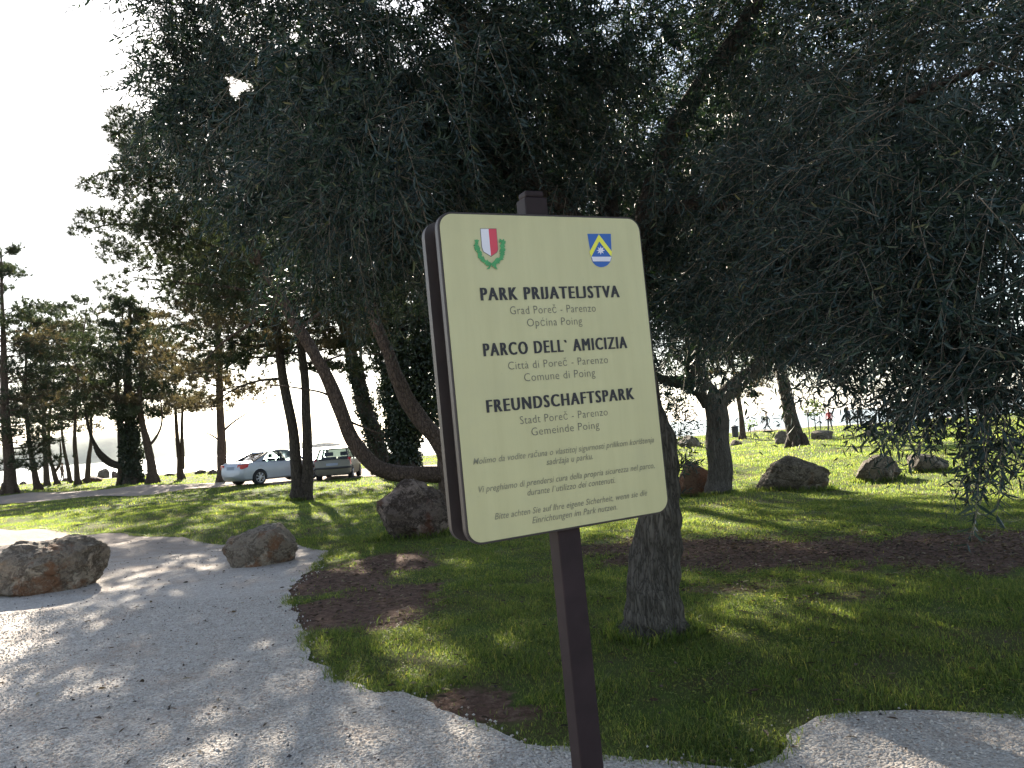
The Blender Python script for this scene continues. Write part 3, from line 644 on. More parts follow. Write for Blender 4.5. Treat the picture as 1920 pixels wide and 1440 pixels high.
    S = np.array([at(1272 + rng.normal() * 6, 872 + rng.normal() * 22, 6.0 + rng.normal() * .08) for _ in range(n)])
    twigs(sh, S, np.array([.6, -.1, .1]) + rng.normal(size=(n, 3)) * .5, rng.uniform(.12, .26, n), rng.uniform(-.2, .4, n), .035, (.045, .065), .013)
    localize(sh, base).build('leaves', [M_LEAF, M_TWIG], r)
near_olive()

def crown_twigs(mb, clumps, per, lf, wf, ln=(.4, .8), spacing=.06, tube_r=0):
    for (px, py, Y_, rx, ry, rz, dn) in clumps:
        c = at(px, py, Y_); n = int(per * dn * (rx * ry * rz) ** .8) + 6
        q = ball(n, .2) * [rx, ry, rz]; D = norm(q / [rx, ry, rz]) * .6 + rng.normal(size=(n, 3)) * .5
        twigs(mb, c + q, D, rng.uniform(ln[0], ln[1], n), rng.uniform(0, .5, n), spacing, lf, wf, 0, 1, tube_r)

# --- the forked olive on the lawn
def forked_olive():
    b = gnd(1348, 926); Y0 = b[1]; b[2] = float(height(b[0], b[1])) - .05; r = empty('olive_tree', b)
    tag(r, 'forked olive tree with a stout dark trunk beside the long boulder', 'tree')
    A = lambda L: [at(p[0], p[1], Y0 + (p[2] if len(p) > 2 else 0)) for p in L]
    t = MB()
    tube(t, A([(1349, 932), (1350, 900), (1347, 840), (1345, 790), (1340, 742)]), [.36, .29, .26, .27, .25], 32, 8, wob=.05, seed=5, flute=.10)
    tube(t, A([(1338, 760), (1318, 735), (1285, 718), (1245, 712), (1200, 690)]), [.2, .18, .14, .10, .05], 16, 6, wob=.06, seed=6)
    tube(t, A([(1336, 756), (1312, 715), (1300, 670), (1304, 600), (1280, 520), (1240, 430), (1210, 330)]), [.24, .22, .20, .19, .15, .11, .05], 18, 6, wob=.06, seed=7)
    tube(t, A([(1345, 760), (1368, 732), (1400, 708), (1430, 682), (1480, 640), (1540, 560), (1580, 470)]), [.2, .18, .17, .16, .12, .09, .04], 16, 6, wob=.06, seed=8)
    tube(t, A([(1304, 610), (1335, 560), (1370, 500), (1420, 420)]), [.13, .11, .08, .04], 12, 6, wob=.06, seed=9)
    tube(t, A([(1310, 690, 0), (1330, 600, 1.5), (1380, 520, 3)]), [.13, .11, .05], 12, 6, wob=.06, seed=9)
    localize(t, b).build('trunk', M_BARK_O, r)
    c = MB()
    crown_twigs(c, [(1250, 620, Y0, .9, 1.2, .8, 1), (1240, 730, Y0 - .6, .6, .8, .45, .8), (1270, 480, Y0, 1.4, 1.6, .9, 1), (1400, 560, Y0 + .6, 1.3, 1.6, .7, .9), (1400, 620, Y0 + 1.6, 1.2, 1.0, .5, .8), (1500, 620, Y0, 1.0, 1.4, .55, 1), (1560, 540, Y0, 1.2, 1.5, .8, 1),
                    (1450, 450, Y0, 1.6, 1.8, .9, .9), (1150, 520, Y0, 1.6, 1.8, 1.2, 1), (1050, 400, Y0, 2.0, 2.0, 1.3, 1), (900, 330, Y0 + 2, 2, 2, 1.3, .8), (1150, 250, Y0 + 1, 2, 2, 1.3, .9), (1000, 560, Y0, 1.2, 1.4, .8, 1), (1300, 350, Y0, 1.8, 1.8, 1.0, .8), (1600, 430, Y0, 1.4, 1.8, 1.0, .8), (1250, 800, Y0 - 1, .4, .5, .3, .5), (1420, 250, Y0, 2.0, 1.8, .9, .8), (1650, 300, Y0, 2, 2, 1, .8)], 460, (.08, .13), .03, (.4, .8), .06)  # clumps reaching left are enlarged to keep sun off the near grass
    localize(c, b).build('crown', [M_LEAF, M_TWIG], r)
forked_olive()

# --- pines
def pine_crown(wood, need, stem, c0, R_, nb, needles_n, nl, nw, tufts=26, droop=.1, profile=None, brown=.12, seed=0, az0=None, flat=.16):
    """branches around a stem (polyline, crown from fraction c0 up) that carry flat pads of needle tufts"""
    q = np.random.default_rng(seed); C = spline(stem, 8); L = len(C)
    H = np.linalg.norm(C[-1] - C[0])
    TP, TD, TB = [], [], []
    for k in range(nb):
        u = c0 + (1 - c0) * (k + q.uniform(0, .8)) / nb; p = C[min(L - 1, int(u * (L - 1)))]
        v = (u - c0) / (1 - c0); w = profile(v) if profile else (.55 + .9 * v * (1 - v) * 2) * (1 - .55 * v ** 2)
        az = q.uniform(0, 6.283) if az0 is None else az0 + q.normal() * .9
        ln = R_ * w * q.uniform(.6, 1.15); d = np.array([math.cos(az), math.sin(az), 0])
        e = p + d * ln + np.array([0, 0, ln * (q.uniform(-.05, .30) - droop + .35 * v)]); mid = (p + e) / 2 + np.array([0, 0, ln * q.uniform(-.08, .05)])
        tube(wood, [p, mid, e], [.02 * R_ / 3 + .022 * (1 - v) * H / 10, .018 * H / 10, .006 * H / 10], 5, 4, wob=.08, seed=k)
        is_b = q.random() < brown * (1.6 - v)
        nt_ = max(4, int(tufts * (.4 + w * .7)))
        for j in range(nt_):
            a = q.uniform(.35, 1.05) ** .8; base = p * (1 - a) ** 2 + 2 * mid * a * (1 - a) + e * a * a
            off = q.normal(size=3) * ln * np.array([.15, .15, 0]) * (.5 + a); off[2] = q.normal() * ln * flat * .5
            TP.append(base + off); TD.append(norm(off + d * .3 * ln + np.array([0, 0, .35 * ln]))); TB.append(is_b)
    TP.append(C[-1]); TD.append(np.array([0, 0, 1.0])); TB.append(False)
    TP = np.array(TP); TD = np.array(TD); TB = np.array(TB)
    for fl, mi in ((False, 0), (True, 1)):
        if (TB == fl).any(): tuft_needles(need, TP[TB == fl], TD[TB == fl], needles_n, nl, nw, mi)

def pads(need, wood, clumps, per, nn, nl, nw, mat=0):
    """needle tufts filling irregular lumps of a crown"""
    for (px, py, Y_, rx, ry, rz, dn) in clumps:
        c = at(px, py, Y_); n = int(per * dn * (rx * ry * rz) ** .75) + 4
        u = ball(n, .1); P = c + u * [rx, ry, rz] ; D = norm(u + [0, 0, .5] + rng.normal(size=(n, 3)) * .3)
        tuft_needles(need, P, D, nn, nl, nw, mat, .7)
        for k in range(max(2, n // 40)):                            # twigs inside
            a = P[rng.integers(n)]; tube(wood, [c + (a - c) * .1, (a + c) / 2 + rng.normal(size=3) * .05, a], [.016, .011, .004], 4, 3)

def curved_pine():
    b = gnd(850, 962); Y0 = b[1]; b[2] = float(height(b[0], b[1])) - .05; r = empty('pine_tree', b)
    tag(r, 'pine with two bent trunks curving up from the ground behind the dark boulder', 'tree')
    A = lambda L: [at(p[0], p[1], Y0 + (p[2] if len(p) > 2 else .4)) for p in L]
    t = MB(); n = MB()
    s1 = A([(880, 905), (840, 890), (780, 890), (728, 886), (690, 862), (656, 812), (632, 750), (598, 680), (560, 618), (528, 560), (495, 500), (455, 430, .2), (410, 350, 0), (370, 280, -.2)])
    s2 = A([(850, 968), (842, 890), (832, 845), (805, 805), (768, 760), (745, 712), (728, 660), (705, 610), (690, 560), (655, 490), (620, 420, .8), (590, 340, 1)])
    tube(t, s1, [.21, .205, .20, .20, .195, .185, .18, .15, .145, .14, .12, .09, .06, .03], 18, 7, wob=.06, seed=3, flute=.08)
    tube(t, s2, [.30, .25, .23, .215, .195, .18, .145, .145, .14, .11, .08, .04], 18, 7, wob=.06, seed=4, flute=.08)
    for k, L in enumerate(([(495, 500), (420, 470), (330, 440), (230, 420), (160, 430)], [(455, 430), (380, 370), (300, 330), (210, 320), (140, 350)], [(410, 350), (340, 280), (270, 240), (225, 200)], [(528, 560), (440, 540), (340, 530), (250, 520)],
                           [(632, 750), (600, 735), (540, 725), (500, 722)], [(655, 790), (690, 805), (720, 815)], [(598, 680), (650, 665), (720, 664)], [(560, 618), (640, 560), (720, 540)], [(620, 420), (700, 380), (780, 360)], [(530, 560), (480, 600), (420, 640), (380, 680)])):
        tube(t, A(L), list(np.linspace(.05 if k not in (4, 5, 6) else .028, .012, len(L))), 7, 6, wob=.1, seed=k)
    lumps = [(230, 240, Y0, .30, .5, .40, 1.2), (255, 320, Y0, .42, .6, .32, 1), (205, 350, Y0, .35, .5, .22, 1), (165, 345, Y0, .22, .3, .10, .8), (190, 415, Y0, .42, .6, .22, 1), (150, 435, Y0, .20, .3, .10, .8), (215, 470, Y0, .36, .5, .22, 1), (215, 535, Y0, .3, .5, .16, .7),
             (300, 300, Y0, .6, .9, .6, 1.2), (330, 420, Y0, .75, .9, .5, 1.3), (290, 500, Y0, .6, .7, .32, 1), (400, 350, Y0 + .4, .8, 1.0, .7, 1.2), (420, 480, Y0 + .4, .8, 1.0, .5, 1.2), (500, 420, Y0 + .6, .9, 1.0, .7, 1.2), (370, 560, Y0 + .6, .8, .8, .28, .8), (480, 570, Y0 + .8, .7, .8, .28, .7),
             (600, 480, Y0 + 1, .9, 1.0, .45, 1.0), (700, 430, Y0 + 1, .9, 1.0, .6, 1.1), (620, 330, Y0 + 1, 1.0, 1.0, .7, .8), (380, 230, Y0, .8, .9, .6, .9), (500, 250, Y0, 1.0, 1.0, .8, .7), (720, 540, Y0 + 2, .6, .8, .25, .6), (800, 400, Y0 + 2, .9, 1, .8, .9), (450, 120, Y0, 1.2, 1.2, .8, .5), (880, 330, Y0 + 3, 1.4, 1.4, 1.0, .8), (960, 420, Y0 + 3, 1.2, 1.2, .8, .8), (870, 500, Y0 - 1, .9, 1.0, .6, 1), (930, 540, Y0 - 3, .9, 1.1, .5, 1.1), (990, 600, Y0 - 4, .8, .9, .45, 1.1), (600, 200, Y0 + 1, 1.2, 1.2, 1.0, .6), (270, 400, Y0 + .3, .6, .8, .4, 1), (290, 460, Y0 + .3, .7, .8, .4, 1), (330, 530, Y0 + .5, .7, .8, .32, 1), (260, 260, Y0 + .3, .4, .6, .4, 1), (440, 560, Y0 + .5, .8, .8, .35, .9), (300, 370, Y0 + .5, .8, 1, .6, 1), (560, 350, Y0 + .5, 1.0, 1, .7, 1)]  # lumps hidden behind the sign are added to block sun from the right foreground
    lumps = [(a_, b_, c_, d_ * 1.2, e_, f_ * 1.15, g_) for a_, b_, c_, d_, e_, f_, g_ in lumps]; pads(n, t, lumps[:10], 1250, 22, .14, .0095); pads(n, t, lumps[10:], 430, 20, .15, .0120)
    pads(n, t, [(400, 610, Y0 + .8, .6, .6, .16, .7), (330, 580, Y0 + .6, .5, .6, .16, .6), (380, 690, Y0 + .4, .3, .4, .12, .5)], 420, 18, .16, .014, 1)
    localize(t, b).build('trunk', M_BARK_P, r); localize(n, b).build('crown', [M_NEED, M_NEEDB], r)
curved_pine()

def stem_pine(name, label, stems, D, c0, R_, nb, nn, nl, nw, tufts, brown, seed, boughs=None, bk=None, ivy=None, flat=.16, flute=.05, group=None, extra=None, profile=None, az0=None):
    """stems: list of (pixel polyline from the foot up, foot radius m, tip radius m) standing at depth D"""
    f = stems[0][0][0]; b = at(f[0], f[1], D); b[2] = float(height(b[0], b[1])) - .05; r = empty(name, b)
    tag(r, label, 'tree', group)
    t = MB(); n = MB()
    for k, (L, r0, r1) in enumerate(stems):
        P = [at(x, y, D) for x, y in L]; P[0][2] = min(P[0][2], b[2])
        tube(t, P, list(r0 + (r1 - r0) * np.linspace(0, 1, len(P)) ** 1.1 + (np.arange(len(P)) == 0) * r0 * .22), 14, 7, wob=.05, seed=seed + k, flute=flute)
        pine_crown(t, n, P, c0, R_, int(nb * 1.25), int(nn * 1.7), nl * 1.1, nw * 1.4, int(tufts * 1.5), seed=seed * 7 + k, brown=brown, flat=flat, profile=profile, az0=az0)
    for k in range(5):
        a_ = k * 1.26 + .4; dv = np.array([math.cos(a_), math.sin(a_), 0]); r0_ = stems[0][1]; z_ = np.array([b[0], b[1], b[2] + .05]); tube(t, [z_ + dv * r0_ * .55 + [0, 0, r0_ * 1.6], z_ + dv * r0_ * .95 + [0, 0, r0_ * .5], z_ + dv * r0_ * 1.5 + [0, 0, -.06]], [r0_ * .5, r0_ * .5, r0_ * .22], 9, 5, wob=.08, seed=k)
    if extra:
        for L, r0 in extra: tube(t, [at(x, y, D) for x, y in L], list(np.linspace(r0, r0 * .4, len(L))), 9, 6, wob=.07, seed=seed + 40)
    for L, r0, lumps, mi in boughs or ():
        tube(t, [at(x, y, D + dd) for x, y, dd in L], list(np.linspace(r0, r0 * .3, len(L))), 7, 6, wob=.08, seed=seed + 60)
        pads(n, t, lumps, 150, 16, .22, .020, mi)
    localize(t, b).build('trunk', bk or M_BARK_D, r); localize(n, b).build('crown', [M_NEED, M_NEEDB], r)
    if ivy:
        iv = MB()
        for (L, rad, cnt, sz) in ivy:
            P = spline([at(x, y, D) for x, y in L], 12); k = rng.integers(0, len(P), cnt); th = rng.uniform(0, 6.283, cnt); rr = np.interp(k / len(P), np.linspace(0, 1, len(rad)), rad) * rng.uniform(.75, 1.12, cnt) * (1 + .25 * np.sin(k * .5 + th * 2))
            o = np.stack([np.cos(th), np.sin(th), rng.normal(size=cnt) * .25], 1); pos = P[k] + o * rr[:, None] + rng.normal(size=(cnt, 3)) * .06
            leaves(iv, pos, norm(rng.normal(size=(cnt, 3)) * .6 + o * .3 + [0, 0, -.6]), o + rng.normal(size=(cnt, 3)) * .5, rng.uniform(.7, 1.2, cnt) * sz, rng.uniform(.7, 1.2, cnt) * sz * .8)
        localize(iv, b).build('ivy', M_IVY, r)
    return r
stem_pine('pine_tree', 'slim twin stemmed pine standing in the grass right of the silver sedan',
          [([(560, 935), (556, 880), (548, 800), (530, 710), (522, 640), (512, 560), (505, 470), (500, 380), (500, 300)], .215, .06), ([(574, 935), (577, 870), (574, 790), (571, 700), (560, 620), (550, 540), (545, 460), (540, 360)], .20, .055)],
          24.5, .46, 3.6, 36, 13, .24, .022, 32, .2, 3, [
              ([(522, 640, 0), (470, 655, .3), (420, 690, .6), (360, 700, 1)], .06, [(440, 665, 25, .7, .8, .25, 1), (390, 690, 25.2, .6, .8, .22, 1), (345, 705, 25.4, .5, .7, .2, 1)], 1),
              ([(530, 710, 0), (480, 715, .3), (430, 735, .5), (385, 770, .8)], .05, [(450, 725, 25, .5, .6, .16, .9), (400, 760, 25.2, .45, .6, .16, .9)], 1),
              ([(512, 560, 0), (440, 580, 1), (370, 600, 2), (300, 620, 3)], .06, [(430, 585, 25.8, .9, 1, .3, 1), (370, 605, 26.6, .9, 1, .3, 1), (310, 625, 27.6, .8, 1, .25, 1), (450, 540, 26, .9, 1, .4, 1)], 0),
              ([(545, 460, 0), (620, 520, .5), (690, 545, 1)], .05, [(620, 520, 25, .7, .8, .2, .8), (680, 550, 25.4, .5, .6, .16, .8)], 0)], bk=M_BARK_D)
stem_pine('pine_tree', 'ivy clad slanting pine stem between the bent pine trunks',
          [([(722, 880), (706, 830), (690, 780), (672, 720), (655, 650), (640, 590), (626, 510), (610, 420), (600, 330)], .50, .12)], 40, .5, 4.2, 36, 10, .3, .03, 30, .12, 5, bk=M_BARK_D,
          ivy=[([(722, 885), (706, 830), (690, 780), (672, 720), (660, 670)], [.50, .42, .42, .36, .3], 5200, .13)], extra=[([(690, 760), (680, 700), (674, 640)], .14)])
stem_pine('pine_tree', 'thick pine smothered in dark ivy just left of the sign',
          [([(760, 885), (758, 830), (756, 760), (752, 680), (750, 600), (745, 500), (740, 400), (730, 300)], .52, .15)], 37, .5, 4.5, 36, 10, .3, .03, 30, .05, 6, bk=M_BARK_D,
          ivy=[([(762, 880), (758, 830), (756, 760), (758, 690), (760, 620), (765, 540), (765, 480)], [.48, .60, .85, 1.15, 1.5, 1.7, 1.4], 26000, .15), ([(800, 800), (805, 720), (810, 640), (800, 560)], [.5, .7, .8, .6], 7000, .15)])
stem_pine('pine_tree', 'sunlit pine with browned lower boughs behind the silver sedan',
          [([(417, 885), (416, 850), (414, 800), (412, 740), (410, 680), (408, 620), (405, 540), (400, 460), (398, 400)], .30, .08)], 44, .33, 4.4, 46, 11, .32, .034, 26, .6, 7, bk=M_BARK_P, extra=[([(416, 810), (440, 790), (470, 770)], .07), ([(416, 830), (395, 815), (370, 808)], .06)])
stem_pine('pine_tree', 'leaning pine trunk behind the long dark boulder on the lawn',
          [([(1497, 850), (1488, 810), (1478, 760), (1466, 700), (1455, 640), (1445, 570), (1440, 500)], .36, .16)], 33, .55, 3.2, 30, 11, .24, .024, 26, .5, 8, bk=M_BARK_D)
stem_pine('pine_tree', 'pine with warm browned needles seen through the fork of the olive',
          [([(1392, 812), (1390, 780), (1380, 720), (1370, 660), (1360, 600)], .2, .08)], 52, .42, 3.0, 26, 11, .30, .034, 24, .8, 9, bk=M_BARK_P)

# left grove: pines by the shore
GP = 'pines growing in the grove by the shore'
grove = [
    ([(18, 924), (17, 880), (12, 800), (8, 720), (6, 640), (4, 560), (2, 470)], .38, 46.5, .04, 3.6, 64, 'thick dark pine at the very edge of the grove left of all others', .12, None),
    ([(72, 918), (64, 880), (54, 820), (48, 740), (50, 660), (60, 590)], .22, 50, .35, 2.8, 30, 'slender leaning pine right of the thick dark edge pine', .25, None),
    ([(88, 908), (85, 860), (82, 800), (84, 720), (90, 640), (100, 570)], .22, 60, .35, 3.4, 30, 'slim upright pine standing behind the slender leaning pine', .3, None),
    ([(107, 906), (100, 880), (92, 850), (92, 800), (100, 720), (110, 640), (120, 570)], .2, 62, .4, 3.4, 28, 'pine whose trunk forks low in a V among the slim trunks', .45, [([(102, 885), (112, 870), (114, 850), (112, 820)], .13)]),
    ([(132, 906), (126, 870), (120, 840), (116, 790), (124, 700), (140, 600)], .18, 62, .4, 3.4, 28, 'thin curved pine in the sunniest part of the grove', .5, None),
    ([(146, 908), (143, 870), (140, 830), (142, 770), (150, 680), (165, 560)], .22, 58, .4, 3.6, 32, 'straight slim pine in front of the thin curved pine', .4, None),
    ([(163, 903), (166, 860), (171, 825), (172, 770), (180, 690), (190, 600)], .2, 60, .4, 3.4, 28, 'slanting pale barked pine left of the sweeping limb', .4, None),
    ([(286, 907), (284, 870), (276, 830), (266, 790), (262, 740), (270, 660), (280, 580)], .34, 50, .4, 3.2, 30, 'dark bent pine right of the ivy covered trunks', .2, [([(275, 838), (288, 826), (300, 805), (304, 780), (300, 740)], .10)]),
    ([(340, 900), (336, 860), (331, 800), (328, 730), (330, 650)], .22, 53, .45, 2.8, 26, 'slim pine with twin stems left of the silver sedan', .4, [([(342, 880), (342, 840), (341, 790), (345, 730)], .16)]),
    ([(228, 908), (227, 860), (224, 790), (220, 720), (225, 630), (235, 560)], .26, 51, .3, 3.2, 34, 'dark pine touching the ivy covered trunk on its left', .1, None),
]
for k, (L, r0, D, c0, R_, nb, lb, br, ex) in enumerate(grove):
    stem_pine('pine_tree', lb, [(L, r0, r0 * .13)], D, c0 + .14, R_ * 1.1, nb - 4, 9, .33, .032, 23, br * .55, 20 + k, bk=M_BARK_P, extra=ex, group=GP, flat=.14)
stem_pine('pine_tree', 'ivy covered pine with a sweeping limb that bends low to the left',
          [([(250, 910), (247, 860), (243, 800), (240, 730), (240, 650), (245, 570)], .48, .12)], 50.5, .46, 3.4, 30, 9, .32, .032, 20, .12, 40, bk=M_BARK_D, group=GP,
          extra=[([(262, 884), (240, 876), (210, 866), (188, 848), (174, 826), (166, 800), (160, 770)], .20), ([(236, 880), (206, 872), (186, 856), (176, 838)], .13)],
          ivy=[([(250, 908), (247, 860), (243, 800), (240, 740)], [.52, .5, .6, .7], 5000, .17)])

# saplings with stakes, far out on the lawn
def sapling(px, py, hpx, label, crown=True):
    b = gnd(px, py); D = b[1]; b[2] = float(height(b[0], b[1])); r = empty('sapling', b); tag(r, label, 'sapling', 'young staked trees by the shore walk'); h = hpx * D / F_PX
    t = MB(); tube(t, [[0, 0, -.05], [.03, 0, h * .4], [-.02, .02, h * .95]], [.035, .03, .012], 7, 5); t.build('trunk', M_BARK_D, r)
    for s_ in (-1, 1):
        t = MB(); tube(t, [[s_ * .35, .05, -.1], [s_ * .34, .05, h * .6]], [.03, .028], 7, 3); t.build('stake', M_TWIG, r)
    c = MB(); n = 420 if crown else 90; u = ball(n, .1); P = u * [.62, .62, h * .22] + [0, 0, h * .82]
    leaves(c, P, norm(u + rng.normal(size=(n, 3))), rng.normal(size=(n, 3)), rng.uniform(.1, .2, n), rng.uniform(.05, .09, n)); c.build('crown', M_SPRT, r)
sapling(1530, 822, 70, 'staked sapling with a small green crown by the shore walk')
sapling(1408, 822, 34, 'bare thin staked sapling near the walking person', False)

# ------------------------------------------------------------------ cars
M_SILV = plain('silver_blue_paint', (.40, .43, .50), .35, .25, .03, 3, spec=.6)
M_CHAMP = plain('champagne_paint', (.19, .18, .15), .38, .25, .03, 3, spec=.6)
M_DARKP = plain('dark_plastic', (.03, .03, .034), .6)
M_TYRE = plain('tyre_rubber', (.018, .018, .02), .8)
M_RIM = plain('alloy_rim', (.52, .52, .54), .3, .8)
M_TAIL = plain('tail_lamp_red', (.50, .02, .03), .2, var=.1)
M_TAILW = plain('tail_lamp_clear', (.6, .35, .35), .2)
M_PLATE = plain('number_plate', (.26, .30, .40), .5, var=.04)
M_SEAT = plain('seat_cloth', (.045, .045, .05), .8)
def b_glass(t):
    tr = N(t, 'BsdfTransparent'); tr.inputs[0].default_value = (.62, .74, .74, 1); g_ = N(t, 'BsdfGlossy'); g_.inputs['Roughness'].default_value = .04
    f = N(t, 'LayerWeight'); f.inputs[0].default_value = .35; mx = N(t, 'MixShader')
    t.links.new(f.outputs['Fresnel'], mx.inputs[0]); t.links.new(tr.outputs[0], mx.inputs[1]); t.links.new(g_.outputs[0], mx.inputs[2]); return mx.outputs[0]
M_GLASS = mat('car_glass', b_glass)

def car(label, loc, rz, st, gh, paint, wheels, wr, tail, plate, bumper, spokes):
    """st: stations (x, z_low, z_mid, z_top, half width); gh: greenhouse dict; x forward, z up"""
    root = empty('parked_car', loc, rz); tag(root, label, 'car', 'cars parked on the gravel beyond the lawn')
    S = np.array(st, float); rings = []
    xs = np.linspace(S[0, 0], S[-1, 0], 40); S = np.stack([xs] + [np.interp(xs, S[:, 0], S[:, k]) for k in range(1, 5)], 1)
    for x, zl, zm, zt, w in S:
        h = [(0, zl), (w * .84, zl), (w * .96, zl + .07), (w, zm), (w * .985, zm + (zt - zm) * .55), (w * .95, zt - .03), (w * .86, zt), (0, zt + .02)]
        rings.append([(x, y, z) for y, z in h] + [(x, -y, z) for y, z in h[-2:0:-1]])
    V = np.array(rings); n, m = V.shape[:2]; idx = np.arange(n * m).reshape(n, m)
    f = np.stack([idx[:-1], np.roll(idx, -1, 1)[:-1], np.roll(idx, -1, 1)[1:], idx[1:]], -1).reshape(-1, 4)
    bm = bmesh.new(); vs = [bm.verts.new(p_) for p_ in V.reshape(-1, 3)]
    for q_ in f: bm.faces.new([vs[i] for i in q_])
    bm.faces.new([vs[i] for i in idx[0]]); bm.faces.new([vs[i] for i in idx[-1]]); bmesh.ops.recalc_face_normals(bm, faces=bm.faces[:])
    me = bpy.data.meshes.new('body'); bm.to_mesh(me); bm.free(); me.materials.append(paint)
    body = bpy.data.objects.new('body', me); COL.objects.link(body)
    cut = bmesh.new()
    for wx in wheels: bmesh.ops.create_cone(cut, cap_ends=True, segments=32, radius1=wr + .045, radius2=wr + .045, depth=3, matrix=Matrix.Translation((wx, 0, wr)) @ Matrix.Rotation(math.pi / 2, 4, 'X'))
    cm = bpy.data.meshes.new('cut'); cut.to_mesh(cm); cut.free(); co_ = bpy.data.objects.new('cut', cm); COL.objects.link(co_)
    md = body.modifiers.new('b', 'BOOLEAN'); md.object = co_; md.operation = 'DIFFERENCE'; md.solver = 'EXACT'
    dg = bpy.context.evaluated_depsgraph_get(); me2 = bpy.data.meshes.new_from_object(body.evaluated_get(dg)); body.modifiers.clear(); body.data = me2; me2.name = 'body'
    bpy.data.objects.remove(co_); bpy.data.meshes.remove(cm); bpy.data.meshes.remove(me)
    for p_ in me2.polygons: p_.use_smooth = True
    try: me2.set_sharp_from_angle(angle=math.radians(35))
    except Exception: pass
    body.parent = root
    wmax = S[:, 4].max()
    u = MB(); u.box((S[0, 0] + .25, -wmax + .24, .2), (S[-1, 0] - .25, wmax - .24, .55)); u.build('underbody', M_DARKP, root)
    G = gh; zb, zr, wb, wt = G['zb'], G['zr'], G['wb'], G['wt']; b0, r0, r1, b1 = G['b0'], G['r0'], G['r1'], G['b1']
    # roof
    rv = []; rx = np.linspace(r0, r1, 9); ry = np.linspace(-1, 1, 9)
    for x in rx:
        e = 1 - abs((x - (r0 + r1) / 2) / ((r1 - r0) / 2)) ** 2.5
        for y in ry: rv.append((x, y * wt, zr - .05 + .05 * e * (1 - .0 * y) + .03 * (1 - y * y)))
    rv = np.array(rv); ri = np.arange(81).reshape(9, 9); rm = MB(); rf = np.stack([ri[:-1, :-1], ri[1:, :-1], ri[1:, 1:], ri[:-1, 1:]], -1).reshape(-1, 4)
    rm.add(np.concatenate([rv, rv - [0, 0, .035]]), [rf, rf[:, ::-1] + 81])
    for y in (-wt, wt): tube(rm, [(r0, y, zr - .055), ((r0 + r1) / 2, y, zr - .01), (r1, y, zr - .055)], [.035, .035, .035], 8, 5)
    rm.box((r0 - .03, -wt, zr - .085), (r0 + .03, wt, zr - .03)); rm.box((r1 - .03, -wt, zr - .085), (r1 + .03, wt, zr - .03))
    rm.build('roof', paint, root)
    wf = MB(); tube(wf, [(b0 + .04, -wb + .03, zb + .03), (r0 - .02, -wt, zr - .075)], [.03, .03], 6, 2); tube(wf, [(b0 + .04, wb - .03, zb + .03), (r0 - .02, wt, zr - .075)], [.03, .03], 6, 2); tube(wf, [(b0 + .01, -wb + .03, zb + .03), (b0 + .01, wb - .03, zb + .03)], [.03, .03], 6, 2); wf.build('window_frame', M_DARKP, root)
    side = lambda x, v, s: np.array([x, s * (wb + (wt - wb) * v), zb + (zr - .05 - zb) * v])
    for s in (-1, 1):
        pl = MB(); tube(pl, [side(b1, 0, s), side((b1 + r1) / 2 - .04, .55, s), side(r1, 1, s)], [.04, .038, .036], 8, 5); pl.build('pillar', paint, root)
        pl = MB(); bx = G['bp']; tube(pl, [side(bx, 0, s), side(bx - .06, 1, s)], [.045, .04], 8, 3); pl.build('pillar', M_DARKP, root)
        cw0, cw1 = G['cw']                                           # rear pillar as a panel
        Pp = [side(b0, 0, s), side(b0 + cw0, 0, s), side(r0 + cw1, 1, s), side(r0 - .03, 1, s)]; o_ = np.array([0, s * .03, 0])
        pl = MB(); vv = np.array(Pp + [q_ - o_ for q_ in Pp]); pl.add(vv, np.array([[0, 1, 2, 3], [7, 6, 5, 4], [0, 4, 5, 1], [1, 5, 6, 2], [2, 6, 7, 3], [3, 7, 4, 0]]), 0, False); pl.build('pillar', paint, root)
        for xa, xb, ta, tb in ((b0 + cw0, bx - .04, r0 + cw1, bx - .1), (bx + .04, b1 - .05, bx - .02, r1 - .03)):
            w_ = MB(); i_ = np.array([0, -s * .012, 0]); vv = np.array([side(xa, .0, s) + i_, side(xb, 0, s) + i_, side(tb, .97, s) + i_, side(ta, .97, s) + i_]); w_.add(vv, np.array([[0, 1, 2, 3]]), 0, False); w_.build('side_window', M_GLASS, root)
        mr = MB(); c_ = side(b1 - .28, .12, s) + [0, s * .12, 0]; u_ = [(c_[0], c_[1] - s * .1, c_[2] - .02), (c_[0], c_[1], c_[2]), (c_[0] - .01, c_[1] + s * .07, c_[2] + .01)]; tube(mr, u_, [.03, .075, .05], 10, 4); mr.build('mirror', paint, root)
        ys = wmax * .985
        for hx in (G['bp'] - .02, G['bp'] - 1.0):
            dh = MB(); dh.box((hx - .2, s * ys - .015, zb - .14), (hx - .02, s * ys + .02, zb - .11)); dh.build('door_handle', paint, root)
    for nm, xa, xb in (('rear_window', b0 + .03, r0), ('windscreen', b1 - .02, r1)):
        w_ = MB(); yy = np.linspace(-1, 1, 7); vb = [(xa + (.10 if xa < 0 else -.0) * abs(y) ** 2 * (1 if xa < 0 else 0), y * (wb - .05), zb + .01) for y in yy]; vt = [(xb, y * (wt - .03), zr - .06) for y in yy]
        vv = np.array(vb + vt); w_.add(vv, np.array([[i, i + 1, i + 8, i + 7] for i in range(6)])); w_.build(nm, M_GLASS, root)
    for sx in G['seats']:
        for sy in (-.36, .36):
            se = MB(); se.box((sx - .08, sy - .24, .5), (sx + .08, sy + .24, zb + .12)); se.box((sx - .1, sy - .12, zb + .16), (sx + .0, sy + .12, zb + .34)); se.build('seat', M_SEAT, root, .03)
